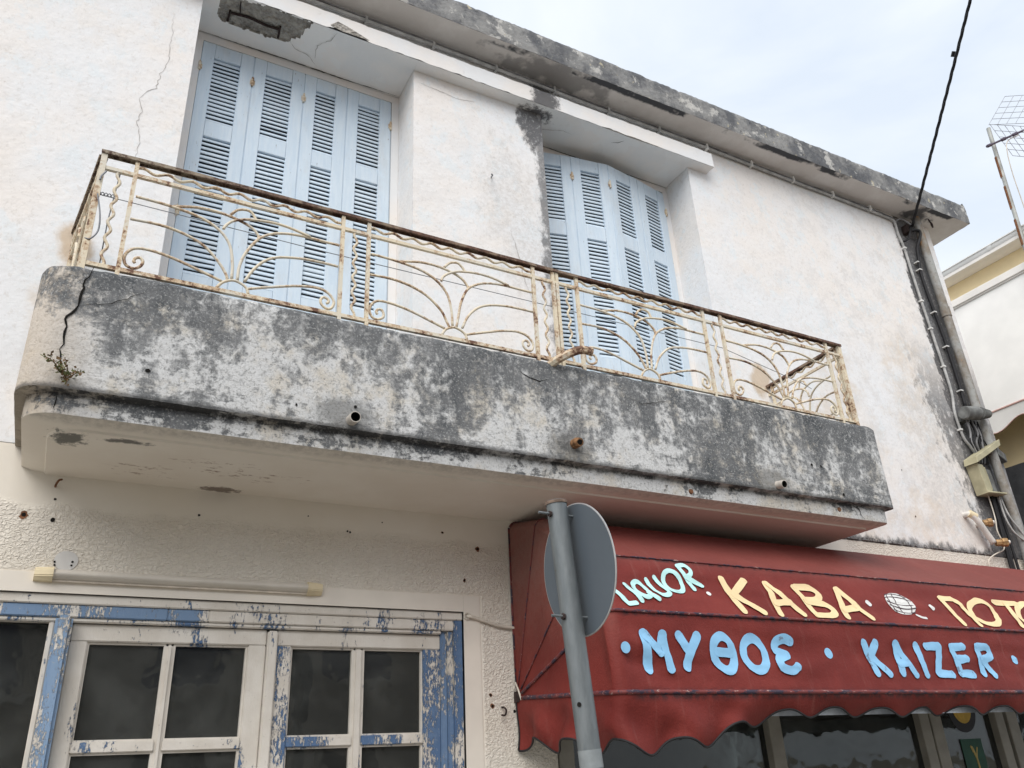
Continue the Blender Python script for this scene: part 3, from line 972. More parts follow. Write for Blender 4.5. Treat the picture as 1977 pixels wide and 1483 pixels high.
# drain spouts through the parapet
def spout(x, z, r, length, mat, inner=True, tilt=0.0, side=0.0):
    m = MB()
    a, b = Vector((x - side * 0.5, BY + 0.05, z + 0.01)), Vector((x + side, BY - length, z - tilt))
    d = (b - a).normalized()
    m.tube([a, b, b + d * 0.0005], [r, r, r * 0.86], 18, 0, cap=False)
    m.tube([b + d * 0.0005, b - d * 0.05], [r * 0.86, r * 0.84], 18, 1, cap=False)
    e = b - d * 0.045
    m.tube([e, e - d * 0.002], [r * 0.86, r * 0.86], 18, 1)
    return m.build('drain_spout', [mat, 'crack_dark'], bld, smooth=True)
spout(1.035, 3.100, 0.026, 0.058, 'plastic_drain')
spout(3.665, 3.100, 0.024, 0.050, 'plastic_drain', tilt=0.01)
# the middle spout is a rusted stub
m = MB()
m.tube([(2.238, BY + 0.03, 3.16), (2.238, BY - 0.03, 3.158), (2.240, BY - 0.055, 3.152)], [0.026, 0.027, 0.022], 12)
m.tube([(2.236, BY - 0.056, 3.150), (2.236, BY - 0.058, 3.149)], [0.016, 0.015], 10, 1)
m.build('drain_spout', ['bright_rust', 'crack_dark'], bld, smooth=True, label='rusted stub of a drain spout')

# cracks: ragged dark ribbons lying in the faces
def crack(pts, w, mat='crack_dark', plane='y', off=0.0, jit=0.006, seed=1):
    """plane 'y': points are (x, z) at y=off; 'z': points are (x, y) at z=off"""
    rnd = random.Random(seed)
    P = []
    for i in range(len(pts) - 1):
        a, b = Vector(pts[i]), Vector(pts[i + 1])
        k = max(2, int((b - a).length / 0.02))
        for j in range(k):
            p = a.lerp(b, j / k)
            P.append(p + Vector((rnd.uniform(-jit, jit), rnd.uniform(-jit, jit) * 0.5)))
    P.append(Vector(pts[-1]))
    m = MB()
    L, R_ = [], []
    for i, p in enumerate(P):
        d = (P[min(i + 1, len(P) - 1)] - P[max(i - 1, 0)])
        nn = Vector((-d.y, d.x)).normalized()
        taper = min(1.0, 0.25 + 3.0 * min(i, len(P) - 1 - i) / len(P))
        ww = w * 0.5 * taper * rnd.uniform(0.5, 1.4)
        a, b = p + nn * ww, p - nn * ww
        L.append((a.x, off, a.y) if plane == 'y' else (a.x, a.y, off))
        R_.append((b.x, off, b.y) if plane == 'y' else (b.x, b.y, off))
    m.grid([L, R_])
    return m.build('crack', mat, bld)
yb = BY - 0.0015
crack([(-0.105, 3.632), (-0.121, 3.579), (-0.132, 3.535), (-0.138, 3.503), (-0.138, 3.43), (-0.157, 3.393), (-0.178, 3.361), (-0.165, 3.327), (-0.164, 3.251), (-0.168, 3.20), (-0.150, 3.13)], 0.008, off=yb, seed=3)
crack([(-0.138, 3.43), (-0.082, 3.453), (-0.013, 3.473), (0.068, 3.534), (0.105, 3.564)], 0.0028, off=yb, seed=4)
crack([(-0.15, 3.05), (-0.152, 2.98)], 0.004, off=BY + 0.038, seed=5)
crack([(1.93, 3.53), (1.99, 3.50), (2.05, 3.49), (2.10, 3.51)], 0.0045, off=yb, seed=6)
crack([(2.62, 3.50), (2.72, 3.47), (2.80, 3.49), (2.95, 3.53)], 0.003, off=yb, seed=8)
crack([(4.33, 3.05), (4.385, 3.035), (4.385, 3.0), (4.415, 2.972)], 0.008, off=BY + 0.038, seed=9)
yw = YW - 0.0012
crack([(0.017, 5.997), (0.031, 5.786), (0.033, 5.577), (0.005, 5.478), (-0.003, 5.358), (-0.058, 5.301), (-0.076, 5.245), (-0.052, 5.174), (-0.067, 5.074), (-0.037, 4.977), (-0.04, 4.839), (-0.053, 4.745)], 0.0036, 'hairline_grey', off=yw, seed=11)
crack([(2.345, 5.041), (2.394, 4.879), (2.431, 4.665), (2.485, 4.495)], 0.005, 'hairline_grey', off=yw, seed=12)
crack([(1.66, 6.13), (1.80, 6.12), (1.95, 6.10), (2.1, 6.13)], 0.004, 'hairline_grey', off=yw, seed=13)
zs = HZ0 - 0.0035
crack([(0.755, 4.22), (0.80, 4.27), (0.90, 4.29), (0.98, 4.36)], 0.004, 'hairline_grey', 'z', zs, seed=14)
crack([(1.02, 4.02), (1.0, 4.10), (0.93, 4.18), (0.95, 4.30)], 0.004, 'hairline_grey', 'z', zs, seed=15)
crack([(0.18, 4.392), (0.45, 4.393), (0.8, 4.390), (1.2, 4.394), (1.61, 4.385)], 0.006, 'crack_dark', 'z', zs, jit=0.003, seed=16)
crack([(2.68, 4.394), (2.95, 4.393), (3.2, 4.396), (3.6, 4.394), (4.11, 4.395)], 0.005, 'crack_dark', 'z', zs, jit=0.004, seed=17)
crack([(3.35, 4.12), (3.40, 4.10), (3.43, 4.06)], 0.005, 'crack_dark', 'z', zs, seed=18)
crack([(2.70, 4.25), (2.82, 4.21), (2.92, 4.17), (3.0, 4.18)], 0.004, 'hairline_grey', 'z', zs, seed=19)

# small ironmongery and old holes in the wall
def hole(x, z, r, y=YW):
    m = MB()
    k = 10
    m.add([(x, y - 0.0025, z)] + [(x + r * random.uniform(0.75, 1.2) * math.cos(2 * math.pi * i / k), y - 0.002, z + r * random.uniform(0.75, 1.2) * math.sin(2 * math.pi * i / k)) for i in range(k)],
          [(0, 1 + i, 1 + (i + 1) % k) for i in range(k)])
    return m.build('screw_hole', 'crack_dark', bld)
def rust_stain(x, z, r, y=YW):
    m = MB()
    k = 12
    m.add([(x, y - 0.0016, z)] + [(x + r * random.uniform(0.7, 1.25) * math.cos(2 * math.pi * i / k), y - 0.0014, z + r * random.uniform(0.7, 1.25) * math.sin(2 * math.pi * i / k)) for i in range(k)],
          [(0, 1 + i, 1 + (i + 1) % k) for i in range(k)])
    return m.build('rust_stain', 'rust', bld)
for (x, z, r, st) in ((-0.208, 2.746, 0.010, 0.017), (-0.093, 2.734, 0.010, 0), (2.013, 2.763, 0.008, 0.014), (1.929, 2.584, 0.006, 0.010), (1.261, 2.801, 0.006, 0), (1.275, 2.796, 0.006, 0),
                      (2.066, 1.994, 0.007, 0.010), (2.073, 1.941, 0.007, 0.012), (2.203, 1.914, 0.009, 0.0), (0.52, 2.815, 0.006, 0), (-0.10, 2.83, 0.006, 0), (1.05, 2.862, 0.004, 0), (1.45, 2.865, 0.004, 0), (1.80, 2.84, 0.005, 0.008),
                      (1.70, 2.475, 0.004, 0.006), (1.33, 2.485, 0.004, 0.006), (5.9, 3.72, 0.006, 0), (5.92, 3.33, 0.006, 0.008)):
    if st:
        rust_stain(x, z, st)
    hole(x, z, r)
for (x, z, r) in ((0.16, 3.19, 0.010), (0.78, 3.14, 0.006), (1.05, 3.175, 0.008), (3.99, 3.27, 0.009), (4.07, 3.27, 0.009), (4.22, 3.10, 0.010)):
    hole(x, z, r, BY)
for x, z in ((3.02, 3.0), (4.20, 3.015)):
    MB().tube([(x, BY + 0.045, z), (x, BY + 0.036, z)], [0.016, 0.013], 10).build('rusty_bolt', 'rust', bld, smooth=True)
# hooks
MB().tube(cat_rom([(-0.109, YW + 0.01, 2.889), (-0.107, YW - 0.03, 2.889), (-0.098, YW - 0.045, 2.905), (-0.088, YW - 0.03, 2.915)], 4), 0.005, 6).build('wall_hook', 'rust', bld, smooth='all')
MB().tube(cat_rom([(2.128, YW + 0.01, 1.935), (2.132, YW - 0.02, 1.932), (2.134, YW - 0.04, 1.915), (2.128, YW - 0.035, 1.893), (2.112, YW - 0.025, 1.895)], 4), 0.005, 6).build('wall_hook', 'dark_rust', bld, smooth='all')
MB().tube([(2.215, YW + 0.01, 5.475), (2.195, YW - 0.05, 5.440), (2.16, YW - 0.10, 5.40)], 0.005, 6).build('long_nail', 'grey_wire', bld, smooth='all')
MB().tube([(5.25, YW + 0.01, 3.93), (5.25, YW - 0.02, 3.93)], [0.018, 0.014], 10).build('wall_plug', 'brass', bld, smooth=True)
# eye hook under the roof corner
m = MB()
m.tube([(7.235, 3.99, 6.585), (7.242, 3.985, 6.535)], 0.006, 6)
c0 = Vector((7.248, 3.98, 6.505))
m.tube([c0 + Vector((0.027 * math.cos(a), 0.01 * math.cos(a), 0.027 * math.sin(a))) for a in [2 * math.pi * i / 14 for i in range(15)]], 0.007, 6)
m.build('eye_hook', 'dark_rust', bld, smooth='all')
# filled round patch over the lamp
m = MB()
k = 28
m.add([(-0.010, YW - 0.003, 2.556)] + [(-0.010 + 0.048 * math.cos(2 * math.pi * i / k), YW - 0.003, 2.556 + 0.043 * math.sin(2 * math.pi * i / k)) for i in range(k)], [(0, 1 + i, 1 + (i + 1) % k) for i in range(k)])
m.build('filled_patch', 'filler_grey', bld)
for dx, dz in ((-0.044, 0.0), (0.026, 0.004), (-0.042, -0.014), (0.024, -0.012)):
    hole(-0.010 + dx, 2.548 + dz, 0.005, YW - 0.003)


# ------------------------------------------------------------------ folding louvred shutters
def box_mesh(name, dims, mat):
    o = MB().box((-dims[0] / 2, -dims[1] / 2, -dims[2] / 2), (dims[0] / 2, dims[1] / 2, dims[2] / 2))
    me = bpy.data.meshes.new(name)
    me.from_pydata(o.v, [], o.f)
    me.materials.append(MAT[mat])
    return me
SL_W, SL_T = 0.172, 0.012
def slat_mesh():
    m = MB()
    L = 0.037
    prof = []
    for i in range(10):
        a = 2 * math.pi * i / 10
        prof.append((math.copysign(abs(math.cos(a)) ** 0.6, math.cos(a)) * L / 2, math.sin(a) * SL_T / 2))
    ang = math.radians(61)
    rows = []
    for x in (-SL_W / 2, SL_W / 2):
        rows.append([(x, -u * math.cos(ang) - v * math.sin(ang), -u * math.sin(ang) + v * math.cos(ang)) for u, v in prof])
    m.grid(rows, closed=True)
    me = bpy.data.meshes.new('slat')
    me.from_pydata(m.v, [], m.f)
    me.materials.append(MAT['blue_shutter_paint'])
    me.polygons.foreach_set('use_smooth', [True] * len(me.polygons))
    return me
SLAT = slat_mesh()
HINGE = None
def leaf(parent, a, b, top, side):
    """one leaf between hinge lines a and b (x, y); returns the leaf mesh with its slats as children"""
    w = (Vector(b) - Vector(a)).length - 0.004
    z0, z1 = 3.40, top
    st, th = 0.083, 0.036
    m = MB()
    m.box((0.002, 0, z0), (st, th, z1))
    m.box((w - st, 0, z0), (w, th, z1))
    zl = [(6.045, top), (5.372, 5.498), (4.21, 4.335), (z0, 3.52)]
    for q0, q1 in zl:
        q0, q1 = (q0 - (6.165 - top), q1 - (6.165 - top)) if q1 != top else (q0 - (6.165 - top), q1)
        m.box((st + 0.001, 0.0025, q0), (w - st - 0.001, th - 0.0025, q1))
    m.box((st + 0.001, 0.012, 3.52), (w - st - 0.001, 0.024, 4.20 - (6.165 - top)))
    # joint bead between leaves
    m.box((w - 0.001, 0.004, z0), (w + 0.006, th - 0.004, z1 - 0.004))
    o = m.build('shutter_leaf', 'blue_shutter_paint', parent)
    bevel(o, 0.0025)
    ang = math.atan2(b[1] - a[1], b[0] - a[0])
    M4 = Matrix.Translation((a[0], a[1], 0)) @ Matrix.Rotation(ang, 4, 'Z')
    o.matrix_parent_inverse = Matrix()
    o.matrix_basis = parent.matrix_basis.inverted() @ M4
    dz = 6.165 - top
    for (hi, lo) in ((6.045 - dz, 5.498 - dz), (5.372 - dz, 4.335 - dz)):
        k = int(round((hi - lo) / 0.0343))
        for i in range(k):
            s = bpy.data.objects.new('slat', SLAT)
            COL.objects.link(s)
            s.parent = o
            sc = (w - 2 * st + 0.008) / SL_W
            s.location = (w / 2, th * 0.52, lo + (hi - lo) * (i + 0.5) / k)
            s.rotation_euler = (random.gauss(0, 0.045) + (random.uniform(-0.3, 0.3) if random.random() < 0.03 else 0), random.gauss(0, 0.005) + (random.uniform(-0.04, 0.04) if random.random() < 0.03 else 0), 0)
            s.scale = (sc, 1, 1)
    # hinge knuckles
    hs = (5.93, 4.75) if side == 0 else (5.93,)
    for hz in hs:
        h = MB()
        hx = 0.0 if side != 2 else w
        h.tube([(hx, -0.006, hz - 0.035), (hx, -0.006, hz + 0.035)], 0.009, 8)
        h.tube([(hx, -0.006, hz + 0.035), (hx, -0.006, hz + 0.047)], [0.005, 0.003], 6)
        h.box((hx - 0.016, -0.003, hz - 0.02), (hx + 0.016, -0.0005, hz + 0.02))
        ho = h.build('hinge', 'rusty_cream_paint', None, smooth=True, rust=0.12)
        ho.parent = o
    return o
sh1 = thing('folding_shutter', 'pale blue louvred folding shutters closed flat in the left balcony window', 'shutters', (0.9, 4.4, 3.4), 'louvred shutters in the balcony windows')
P1 = [(0.225, 4.40), (0.566, 4.398), (0.915, 4.396), (1.226, 4.398), (1.558, 4.40)]
for i in range(4):
    leaf(sh1, P1[i], P1[i + 1], 6.165, (0, 1, 3, 1)[i] if i != 3 else 2)
sh2 = thing('folding_shutter', 'pale blue louvred shutters bulging outwards in the right balcony window behind the stained pillar', 'shutters', (3.4, 4.4, 3.4), 'louvred shutters in the balcony windows')
P2 = [(2.735, 4.385), (3.062, 4.315), (3.398, 4.272), (3.73, 4.320), (4.062, 4.385)]
for i in range(4):
    leaf(sh2, P2[i], P2[i + 1], 6.14, (0, 1, 3, 1)[i] if i != 3 else 2)

# ------------------------------------------------------------------ balcony railing
rail = thing('balcony_railing', 'rusty cream wrought-iron balcony railing with fan and scroll panels', 'railing', (2.2, 3.40, 3.63))
RY = 3.40
def rpart(name, m, rust=0.0, smooth='all', mat='rusty_cream_paint'):
    return m.build(name, mat, rail, smooth=smooth, rust=rust)
LX, RX = -0.158, 4.552
LWX = -0.25                                     # the left return splays outwards to the wall
def sq(a, b, r=0.009):
    return MB().tube([a, b], r * 1.35, 4, phase=math.pi / 4)
def sag(x):
    return 0.004 * math.sin(x * 2.1) + 0.003 * nz(x, 0, 0, 2)
# handrails: a rusty channel, front and both returns
def channel(a, b, k):
    m = MB()
    a, b = Vector(a), Vector(b)
    d = (b - a).normalized()
    w = Vector((-d.y, d.x, 0)).normalized()
    prof = [(-0.019, 0.0), (-0.019, -0.017), (-0.015, -0.017), (-0.015, -0.005), (0.015, -0.005), (0.015, -0.017), (0.019, -0.017), (0.019, 0.0)]
    rows = []
    for i in range(k + 1):
        p = a.lerp(b, i / k)
        rows.append([(p + w * (u + 0.001 * nz(p.x, p.y, q, 40)) + Vector((0, 0, v + sag(p.x) + 0.0015 * nz(p.x, u * 50, v * 90, 25)))) for u, v in prof])
    m.grid(rows, closed=True)
    m.add(rows[0], [tuple(range(8))])
    m.add(rows[-1], [tuple(range(8))])
    return m
q = 0
rpart('handrail', channel((LX - 0.015, RY, 4.262), (RX + 0.015, RY, 4.250), 120), 0.30, True, 'rusted_handrail')
rpart('handrail', channel((LX - 0.004, RY + 0.024, 4.260), (LWX, YW + 0.01, 4.262), 16), 0.26, True, 'rusted_handrail')
rpart('handrail', channel((RX, RY + 0.024, 4.248), (RX, YW + 0.01, 4.236), 16), 0.26, True, 'rusted_handrail')
Z_MID, Z_BOT = 4.172, 3.658
def straight(name, a, b, r=0.009, rust=0.02):
    return rpart(name, sq(a, b, r), rust, False)
straight('middle_rail', (LX, RY, Z_MID), (RX, RY, Z_MID - 0.008))
straight('bottom_rail', (LX, RY, Z_BOT), (RX, RY, Z_BOT - 0.002), 0.010, 0.10)
straight('middle_rail', (LX, RY, Z_MID), (LWX, YW, Z_MID))
straight('bottom_rail', (LX, RY, Z_BOT), (LWX, YW, Z_BOT))
straight('middle_rail', (RX, RY, Z_MID - 0.008), (RX, YW, Z_MID - 0.015))
straight('bottom_rail', (RX, RY, Z_BOT), (RX, YW, Z_BOT))
POSTS = [-0.020, 0.959, 1.097, 2.072, 2.366, 3.318, 3.465, 4.419]
for x in POSTS:
    straight('post', (x, RY - 0.001, 3.600), (x, RY - 0.001, 4.245), 0.0095, 0.03)
for x in (2.204, 2.230):
    straight('post', (x, RY - 0.001, 3.615), (x, RY - 0.001, 4.245), 0.0095, 0.03)
straight('corner_post', (LX, RY, 3.60), (LX, RY, 4.245), 0.013, 0.05)
straight('corner_post', (LX - 0.004, RY + 0.03, 3.60), (LX - 0.004, RY + 0.03, 4.245), 0.010, 0.14)
straight('corner_post', (RX, RY, 3.60), (RX, RY, 4.240), 0.013, 0.03)
straight('corner_post', (RX + 0.004, RY + 0.03, 3.60), (RX + 0.004, RY + 0.03, 4.235), 0.010, 0.03)
def wavy(a, b, amp, n, r=0.0075):
    a, b = Vector(a), Vector(b)
    d = (b - a)
    side = Vector((0, 0, 1)) if abs(d.normalized().z) < 0.5 else Vector((1, 0, 0)) if abs(d.x) < 0.1 and abs(a.y - b.y) < 0.05 else Vector((0, 1, 0))
    k = n * 8
    return MB().tube([a + d * (i / k) + side * amp * math.sin(2 * math.pi * n * i / k) for i in range(k + 1)], r, 6)
for (x0, x1) in ((-0.020, 0.959), (1.097, 2.072), (2.366, 3.318), (3.465, 4.419)):
    rpart('wavy_bar', wavy((x0, RY, 4.212), (x1, RY, 4.208), 0.010, 9), 0.10)
for x in (-0.085, 1.028, 2.140, 2.298, 3.392, 4.487):
    rpart('wavy_bar', wavy((x, RY, 3.655), (x, RY, Z_MID), 0.009, 6, 0.007), 0.03)
FAN = {
 'C': [(0.018, 4.059), (0.147, 4.054), (0.291, 4.034), (0.388, 3.993), (0.449, 3.924), (0.475, 3.827), (0.478, 3.733)],
 'B': [(0.012, 3.932), (0.137, 3.936), (0.243, 3.918), (0.339, 3.878), (0.411, 3.812), (0.447, 3.757), (0.461, 3.723)],
 'A': [(0.434, 3.71), (0.338, 3.739), (0.232, 3.771), (0.139, 3.789), (0.071, 3.789), (0.032, 3.767), (0.016, 3.727), (0.029, 3.690), (0.062, 3.681), (0.090, 3.699), (0.094, 3.725), (0.079, 3.741), (0.059, 3.735), (0.053, 3.719), (0.062, 3.710)],
 'H': [(0.419, 3.670), (0.440, 3.706), (0.483, 3.727), (0.522, 3.722), (0.548, 3.702), (0.562, 3.672)],
 'C2': [(0.504, 3.732), (0.512, 3.81), (0.53, 3.891), (0.577, 3.981), (0.643, 4.031), (0.722, 4.056), (0.816, 4.064), (0.911, 4.062), (0.985, 4.062)],
 'B2': [(0.535, 3.735), (0.572, 3.81), (0.624, 3.872), (0.69, 3.909), (0.796, 3.931), (0.904, 3.936), (0.985, 3.935)],
 'A2': [(0.56, 3.70), (0.671, 3.738), (0.788, 3.772), (0.881, 3.785), (0.940, 3.770), (0.972, 3.73), (0.963, 3.692), (0.938, 3.681), (0.912, 3.699), (0.906, 3.725), (0.921, 3.741), (0.941, 3.735), (0.947, 3.719), (0.938, 3.710)],
 'G': [(0.182, 4.060), (0.291, 4.086), (0.389, 4.088), (0.477, 4.073), (0.54, 4.048), (0.575, 4.015), (0.582, 3.990)],
 'G2': [(0.411, 3.990), (0.425, 4.020), (0.460, 4.052), (0.528, 4.079), (0.632, 4.094), (0.724, 4.090), (0.83, 4.066)],
 'arch': [(0.439, 4.090), (0.471, 4.126), (0.51, 4.139), (0.542, 4.127), (0.564, 4.092)],
}
FNAME = {'A': 'scroll', 'A2': 'scroll', 'H': 'hub_arch', 'arch': 'top_arch', 'G': 'crossing_arc', 'G2': 'crossing_arc'}
RUST = {'A': 0.05, 'B': 0.08, 'C': 0.0, 'H': 0.0, 'A2': 0.05, 'B2': 0.02, 'C2': 0.02, 'G': 0.02, 'G2': 0.0, 'arch': 0.05}
def fan_panel(place, rnd):
    for k, pts in FAN.items():
        dep = {'G': 0.007, 'G2': -0.007, 'arch': 0.004, 'C': 0.001, 'C2': -0.001}.get(k, 0.0)
        P = cat_rom([place(u + rnd.uniform(-0.004, 0.004) * (0.05 < u < 0.95), z, dep) for u, z in pts], 5)
        rpart(FNAME.get(k, 'fan_bar'), MB().tube(P, 0.0072, 6), RUST[k] + rnd.uniform(-0.04, 0.06))
for i, (x0, x1) in enumerate(((-0.020, 0.959), (1.097, 2.072), (2.366, 3.318), (3.465, 4.419))):
    fan_panel(lambda u, z, d, x0=x0, x1=x1: (x0 + (x1 - x0) * u, RY + d, z), random.Random(i))
# the two returns: posts, wavy bars and a narrow fan each
for (xa, xb) in ((LX, LWX), (RX, RX)):
    def pl(u, z, d, xa=xa, xb=xb):
        f = (0.10 + 0.74 * u) / 0.70 * 0.70
        f = 0.14 + 0.80 * u
        return (xa + (xb - xa) * f + d, RY + (YW - RY) * f, z)
    for u in (0.0, 1.0):
        p0, p1 = Vector(pl(u, 3.62, 0)), Vector(pl(u, 4.245, 0))
        rpart('post', sq(p0, p1, 0.009), 0.03, False)
    fan_panel(pl, random.Random(9))
    rpart('wavy_bar', wavy(pl(0.0, 4.212, 0), pl(1.0, 4.208, 0), 0.010, 6), 0.08)
# tie wire strung behind the fans and its twisted end
wire = MB()
wp = [(LX, RY, 4.022), (0.9, RY + 0.012, 4.018), (2.21, RY + 0.012, 4.016), (3.6, RY + 0.05, 4.02), (4.0, RY + 0.30, 4.06), (4.52, RY + 0.06, 4.04)]
wp = [(LX, RY, 4.022), (0.9, RY + 0.02, 4.018), (2.21, RY + 0.02, 4.016), (3.47, RY + 0.03, 4.018), (4.40, RY + 0.25, 4.035), (RX, RY + 0.30, 4.04)]
wire.tube(wp, 0.0022, 5)
tag(wire.build('tie_wire', 'grey_wire', smooth='all'), 'thin grey wire strung along behind the railing fans', 'wire')
m = MB()
for ph in (0, math.pi):
    m.tube([(LX + 0.012 + i * 0.0024, RY - 0.010 + 0.007 * math.sin(ph + i * 0.55), 4.022 + 0.007 * math.cos(ph + i * 0.55)) for i in range(24)], 0.0022, 5)
m.tube(cat_rom([(LX + 0.02, RY - 0.02, 4.14), (LX + 0.005, RY - 0.02, 4.11), (LX + 0.002, RY - 0.02, 4.085)], 5), 0.004, 6)
m.tube(cat_rom([(LX + 0.004, RY - 0.02, 4.01), (LX + 0.03, RY - 0.025, 3.90), (LX + 0.035, RY - 0.02, 3.82), (LX + 0.012, RY - 0.015, 3.775), (LX - 0.01, RY - 0.01, 3.775)], 5), 0.0035, 6)
m.tube([(-0.083, RY + 0.012, 4.17), (-0.095, RY + 0.012, 3.90), (-0.093, RY + 0.012, 3.66)], 0.003, 5)
tag(m.build('wire_offcut', 'grey_wire', smooth='all'), 'twisted wire ends hooked on the left corner post of the railing', 'wire')
# bent iron bracket lying over the parapet in the middle
m = MB()
P = [(2.135, 3.40, 3.612), (2.160, 3.35, 3.630), (2.205, 3.31, 3.655), (2.262, 3.295, 3.682), (2.310, 3.292, 3.692), (2.352, 3.292, 3.690)]
m.tube(cat_rom(P, 4), 0.024, 7)
tag(m.build('bent_bracket', 'rusty_cream_paint', smooth=True, rust=0.16), 'bent cream iron bracket sticking out over the middle of the balcony parapet', 'bracket')

# weed in the balcony crack
weed = thing('weed', 'small green and brown weed growing out of the crack at the balcony corner', 'plant', (-0.13, BY, 3.09))
rw = random.Random(5)
stm = MB()
lv, lb = MB(), MB()
def leafquad(m, p, s):
    d = Vector((rw.uniform(-1, 1), rw.uniform(-1, 0.2), rw.uniform(-0.8, 1))).normalized() * s
    w = d.cross(Vector((rw.uniform(-1, 1), rw.uniform(-1, 1), rw.uniform(-1, 1)))).normalized() * s * 0.35
    m.add([p, p + d * 0.5 + w, p + d, p + d * 0.5 - w], [(0, 1, 2, 3)])
for (tip, k) in (((-0.215, 3.30, 3.158), 46), ((-0.16, 3.31, 3.125), 40), ((-0.075, 3.31, 3.108), 44), ((-0.118, 3.31, 3.05), 14), ((-0.14, 3.31, 3.16), 18)):
    a = Vector((-0.128, BY + 0.005, 3.095))
    tv = Vector(tip)
    pts = [a.lerp(tv, i / 8) + Vector((rw.uniform(-.006, .006), rw.uniform(-.01, .004), rw.uniform(-.005, .005) + 0.012 * math.sin(i / 8 * 3))) for i in range(9)]
    stm.tube(pts, [0.003 - 0.0002 * i for i in range(9)], 5)
    for i in range(k):
        f = rw.uniform(0.25, 1.0)
        p = pts[min(8, int(f * 8))] + Vector((rw.gauss(0, .009), rw.gauss(0, .008), rw.gauss(0, .009)))
        leafquad(lv if rw.random() < 0.6 else lb, p, rw.uniform(0.010, 0.019))
stm.build('stem', 'dry_leaf', weed)
lv.build('leaf', 'stem_green', weed, kind='stuff')
lb.build('dry_leaf', 'dry_leaf', weed, kind='stuff')

# ------------------------------------------------------------------ glazed door with flaking paint
door = thing('glazed_door', 'glazed wooden double door and sidelight with flaking blue and white paint', 'door', (0.5, 4.14, 0.12))
def dp(name, a, b, peel, pale=0.15, parent=None, bev=0.004, mat='flaking_blue_white_paint'):
    o = MB().box(a, b).build(name, mat, parent or door, peel=peel, paleness=pale)
    return bevel(o, bev, 2) if bev else o
FX0 = -0.74
dp('frame', (FX0, 4.108, 2.372), (1.9165, 4.25, 2.4135), -0.05)             # white head strip
dp('frame', (FX0, 4.116, 2.318), (0.44, 4.25, 2.371), 0.235, 0.62)
dp('frame', (0.4402, 4.116, 2.318), (0.62, 4.25, 2.371), 0.13, 0.62)         # blue part of the head
dp('frame', (0.62, 4.116, 2.318), (1.868, 4.25, 2.371), 0.02, 0.1)
dp('frame', (FX0, 4.126, 2.300), (1.80, 4.25, 2.3175), 0.06)
dp('frame', (1.869, 4.112, 0.12), (1.9165, 4.25, 2.371), 0.17, 0.1)        # right jamb, stepped
dp('frame', (1.838, 4.130, 0.12), (1.8685, 4.25, 2.3175), 0.17, 0.3)
dp('frame', (1.803, 4.142, 0.12), (1.8375, 4.25, 2.3175), 0.21, 0.4)
dp('mullion', (-0.008, 4.075, 0.12), (0.060, 4.25, 2.322), 0.26, 1.0, bev=0.014)
dp('mullion', (-0.030, 4.13, 0.12), (-0.0085, 4.25, 2.2995), -0.02, 0.3)
# sidelight pane
def pane(x0, x1, z0, z1, parent, y=4.185):
    return MB().box((x0, y, z0), (x1, y + 0.004, z1)).build('pane', 'dusty_glass', parent)
pane(FX0, -0.031, 0.5, 2.2995, door)
dp('sill', (FX0, 4.12, 0.12), (1.80, 4.25, 0.20), -0.1)
def door_leaf(x0, x1, gx, peelL, peelR, pale, name='door_leaf'):
    """stiles, rails, glazing bars and panes between x0 and x1; gx = glass edges"""
    y0, y1 = 4.150, 4.195
    base = MB()
    base.box((x0, y0, 2.224), (x1, y1, 2.297))                 # top rail
    base.box((x0, y0, 0.21), (x1, y1, 0.62))                   # bottom rail
    o = base.build(name, 'flaking_blue_white_paint', door, peel=-0.04, paleness=0.1)
    bevel(o, 0.004, 2)
    dp('stile', (x0, y0 - 0.001, 0.62), (gx[0], y1, 2.2235), peelL, pale, o)
    dp('stile', (gx[3], y0 - 0.001, 0.62), (x1, y1, 2.2235), peelR, pale, o)
    dp('glazing_bar', (gx[1], y0 + 0.004, 0.62), (gx[2], y1, 2.2235), -0.04, 0.1, o, 0.010)
    for z in (1.818, 1.40, 1.0):
        for (a, b) in ((gx[0], gx[1]), (gx[2], gx[3])):
            dp('glazing_bar', (a + 0.0005, y0 + 0.003, z - 0.043), (b - 0.0005, y1, z), 0.0 if x0 < 0.5 else 0.09, 0.1, o, 0.003)
    # putty beads round the panes
    zz = [(1.818, 2.2235), (1.40, 1.775), (1.0, 1.357), (0.62, 0.957)]
    for (a, b) in ((gx[0], gx[1]), (gx[2], gx[3])):
        for (q0, q1) in zz:
            bd = MB()
            for (aa, bb) in (((a, q0), (a + 0.009, q1)), ((b - 0.009, q0), (b, q1)), ((a + 0.009, q0), (b - 0.009, q0 + 0.008)), ((a + 0.009, q1 - 0.009), (b - 0.009, q1))):
                bd.box((aa[0], y0 + 0.016, aa[1]), (bb[0], y1 - 0.002, bb[1]))
            bd.build('bead', 'flaking_blue_white_paint', o, peel=-0.05, paleness=0.1)
            pane(a + 0.002, b - 0.002, q0 + 0.002, q1 - 0.002, o)
    return o
door_leaf(0.0615, 0.900, (0.132, 0.456, 0.488, 0.818), -0.035, 0.02, 0.2)
door_leaf(0.9505, 1.8025, (1.022, 1.338, 1.386, 1.708), 0.11, 0.22, 0.1)
dp('astragal', (0.902, 4.126, 0.21), (0.949, 4.19, 2.290), -0.06, 0.1, bev=0.006)
# things hanging inside the door, seen dimly through the lower panes
m = MB()
for (x0, x1) in ((0.50, 0.57), (0.66, 0.72), (1.10, 1.19), (1.24, 1.29), (1.40, 1.47)):
    m.box((x0, 4.42, 0.4), (x1, 4.44, 1.765))
tag(m.build('hanging_cloth', 'room_cloth'), 'pale hanging strips seen dimly behind the lower door panes', 'curtain')

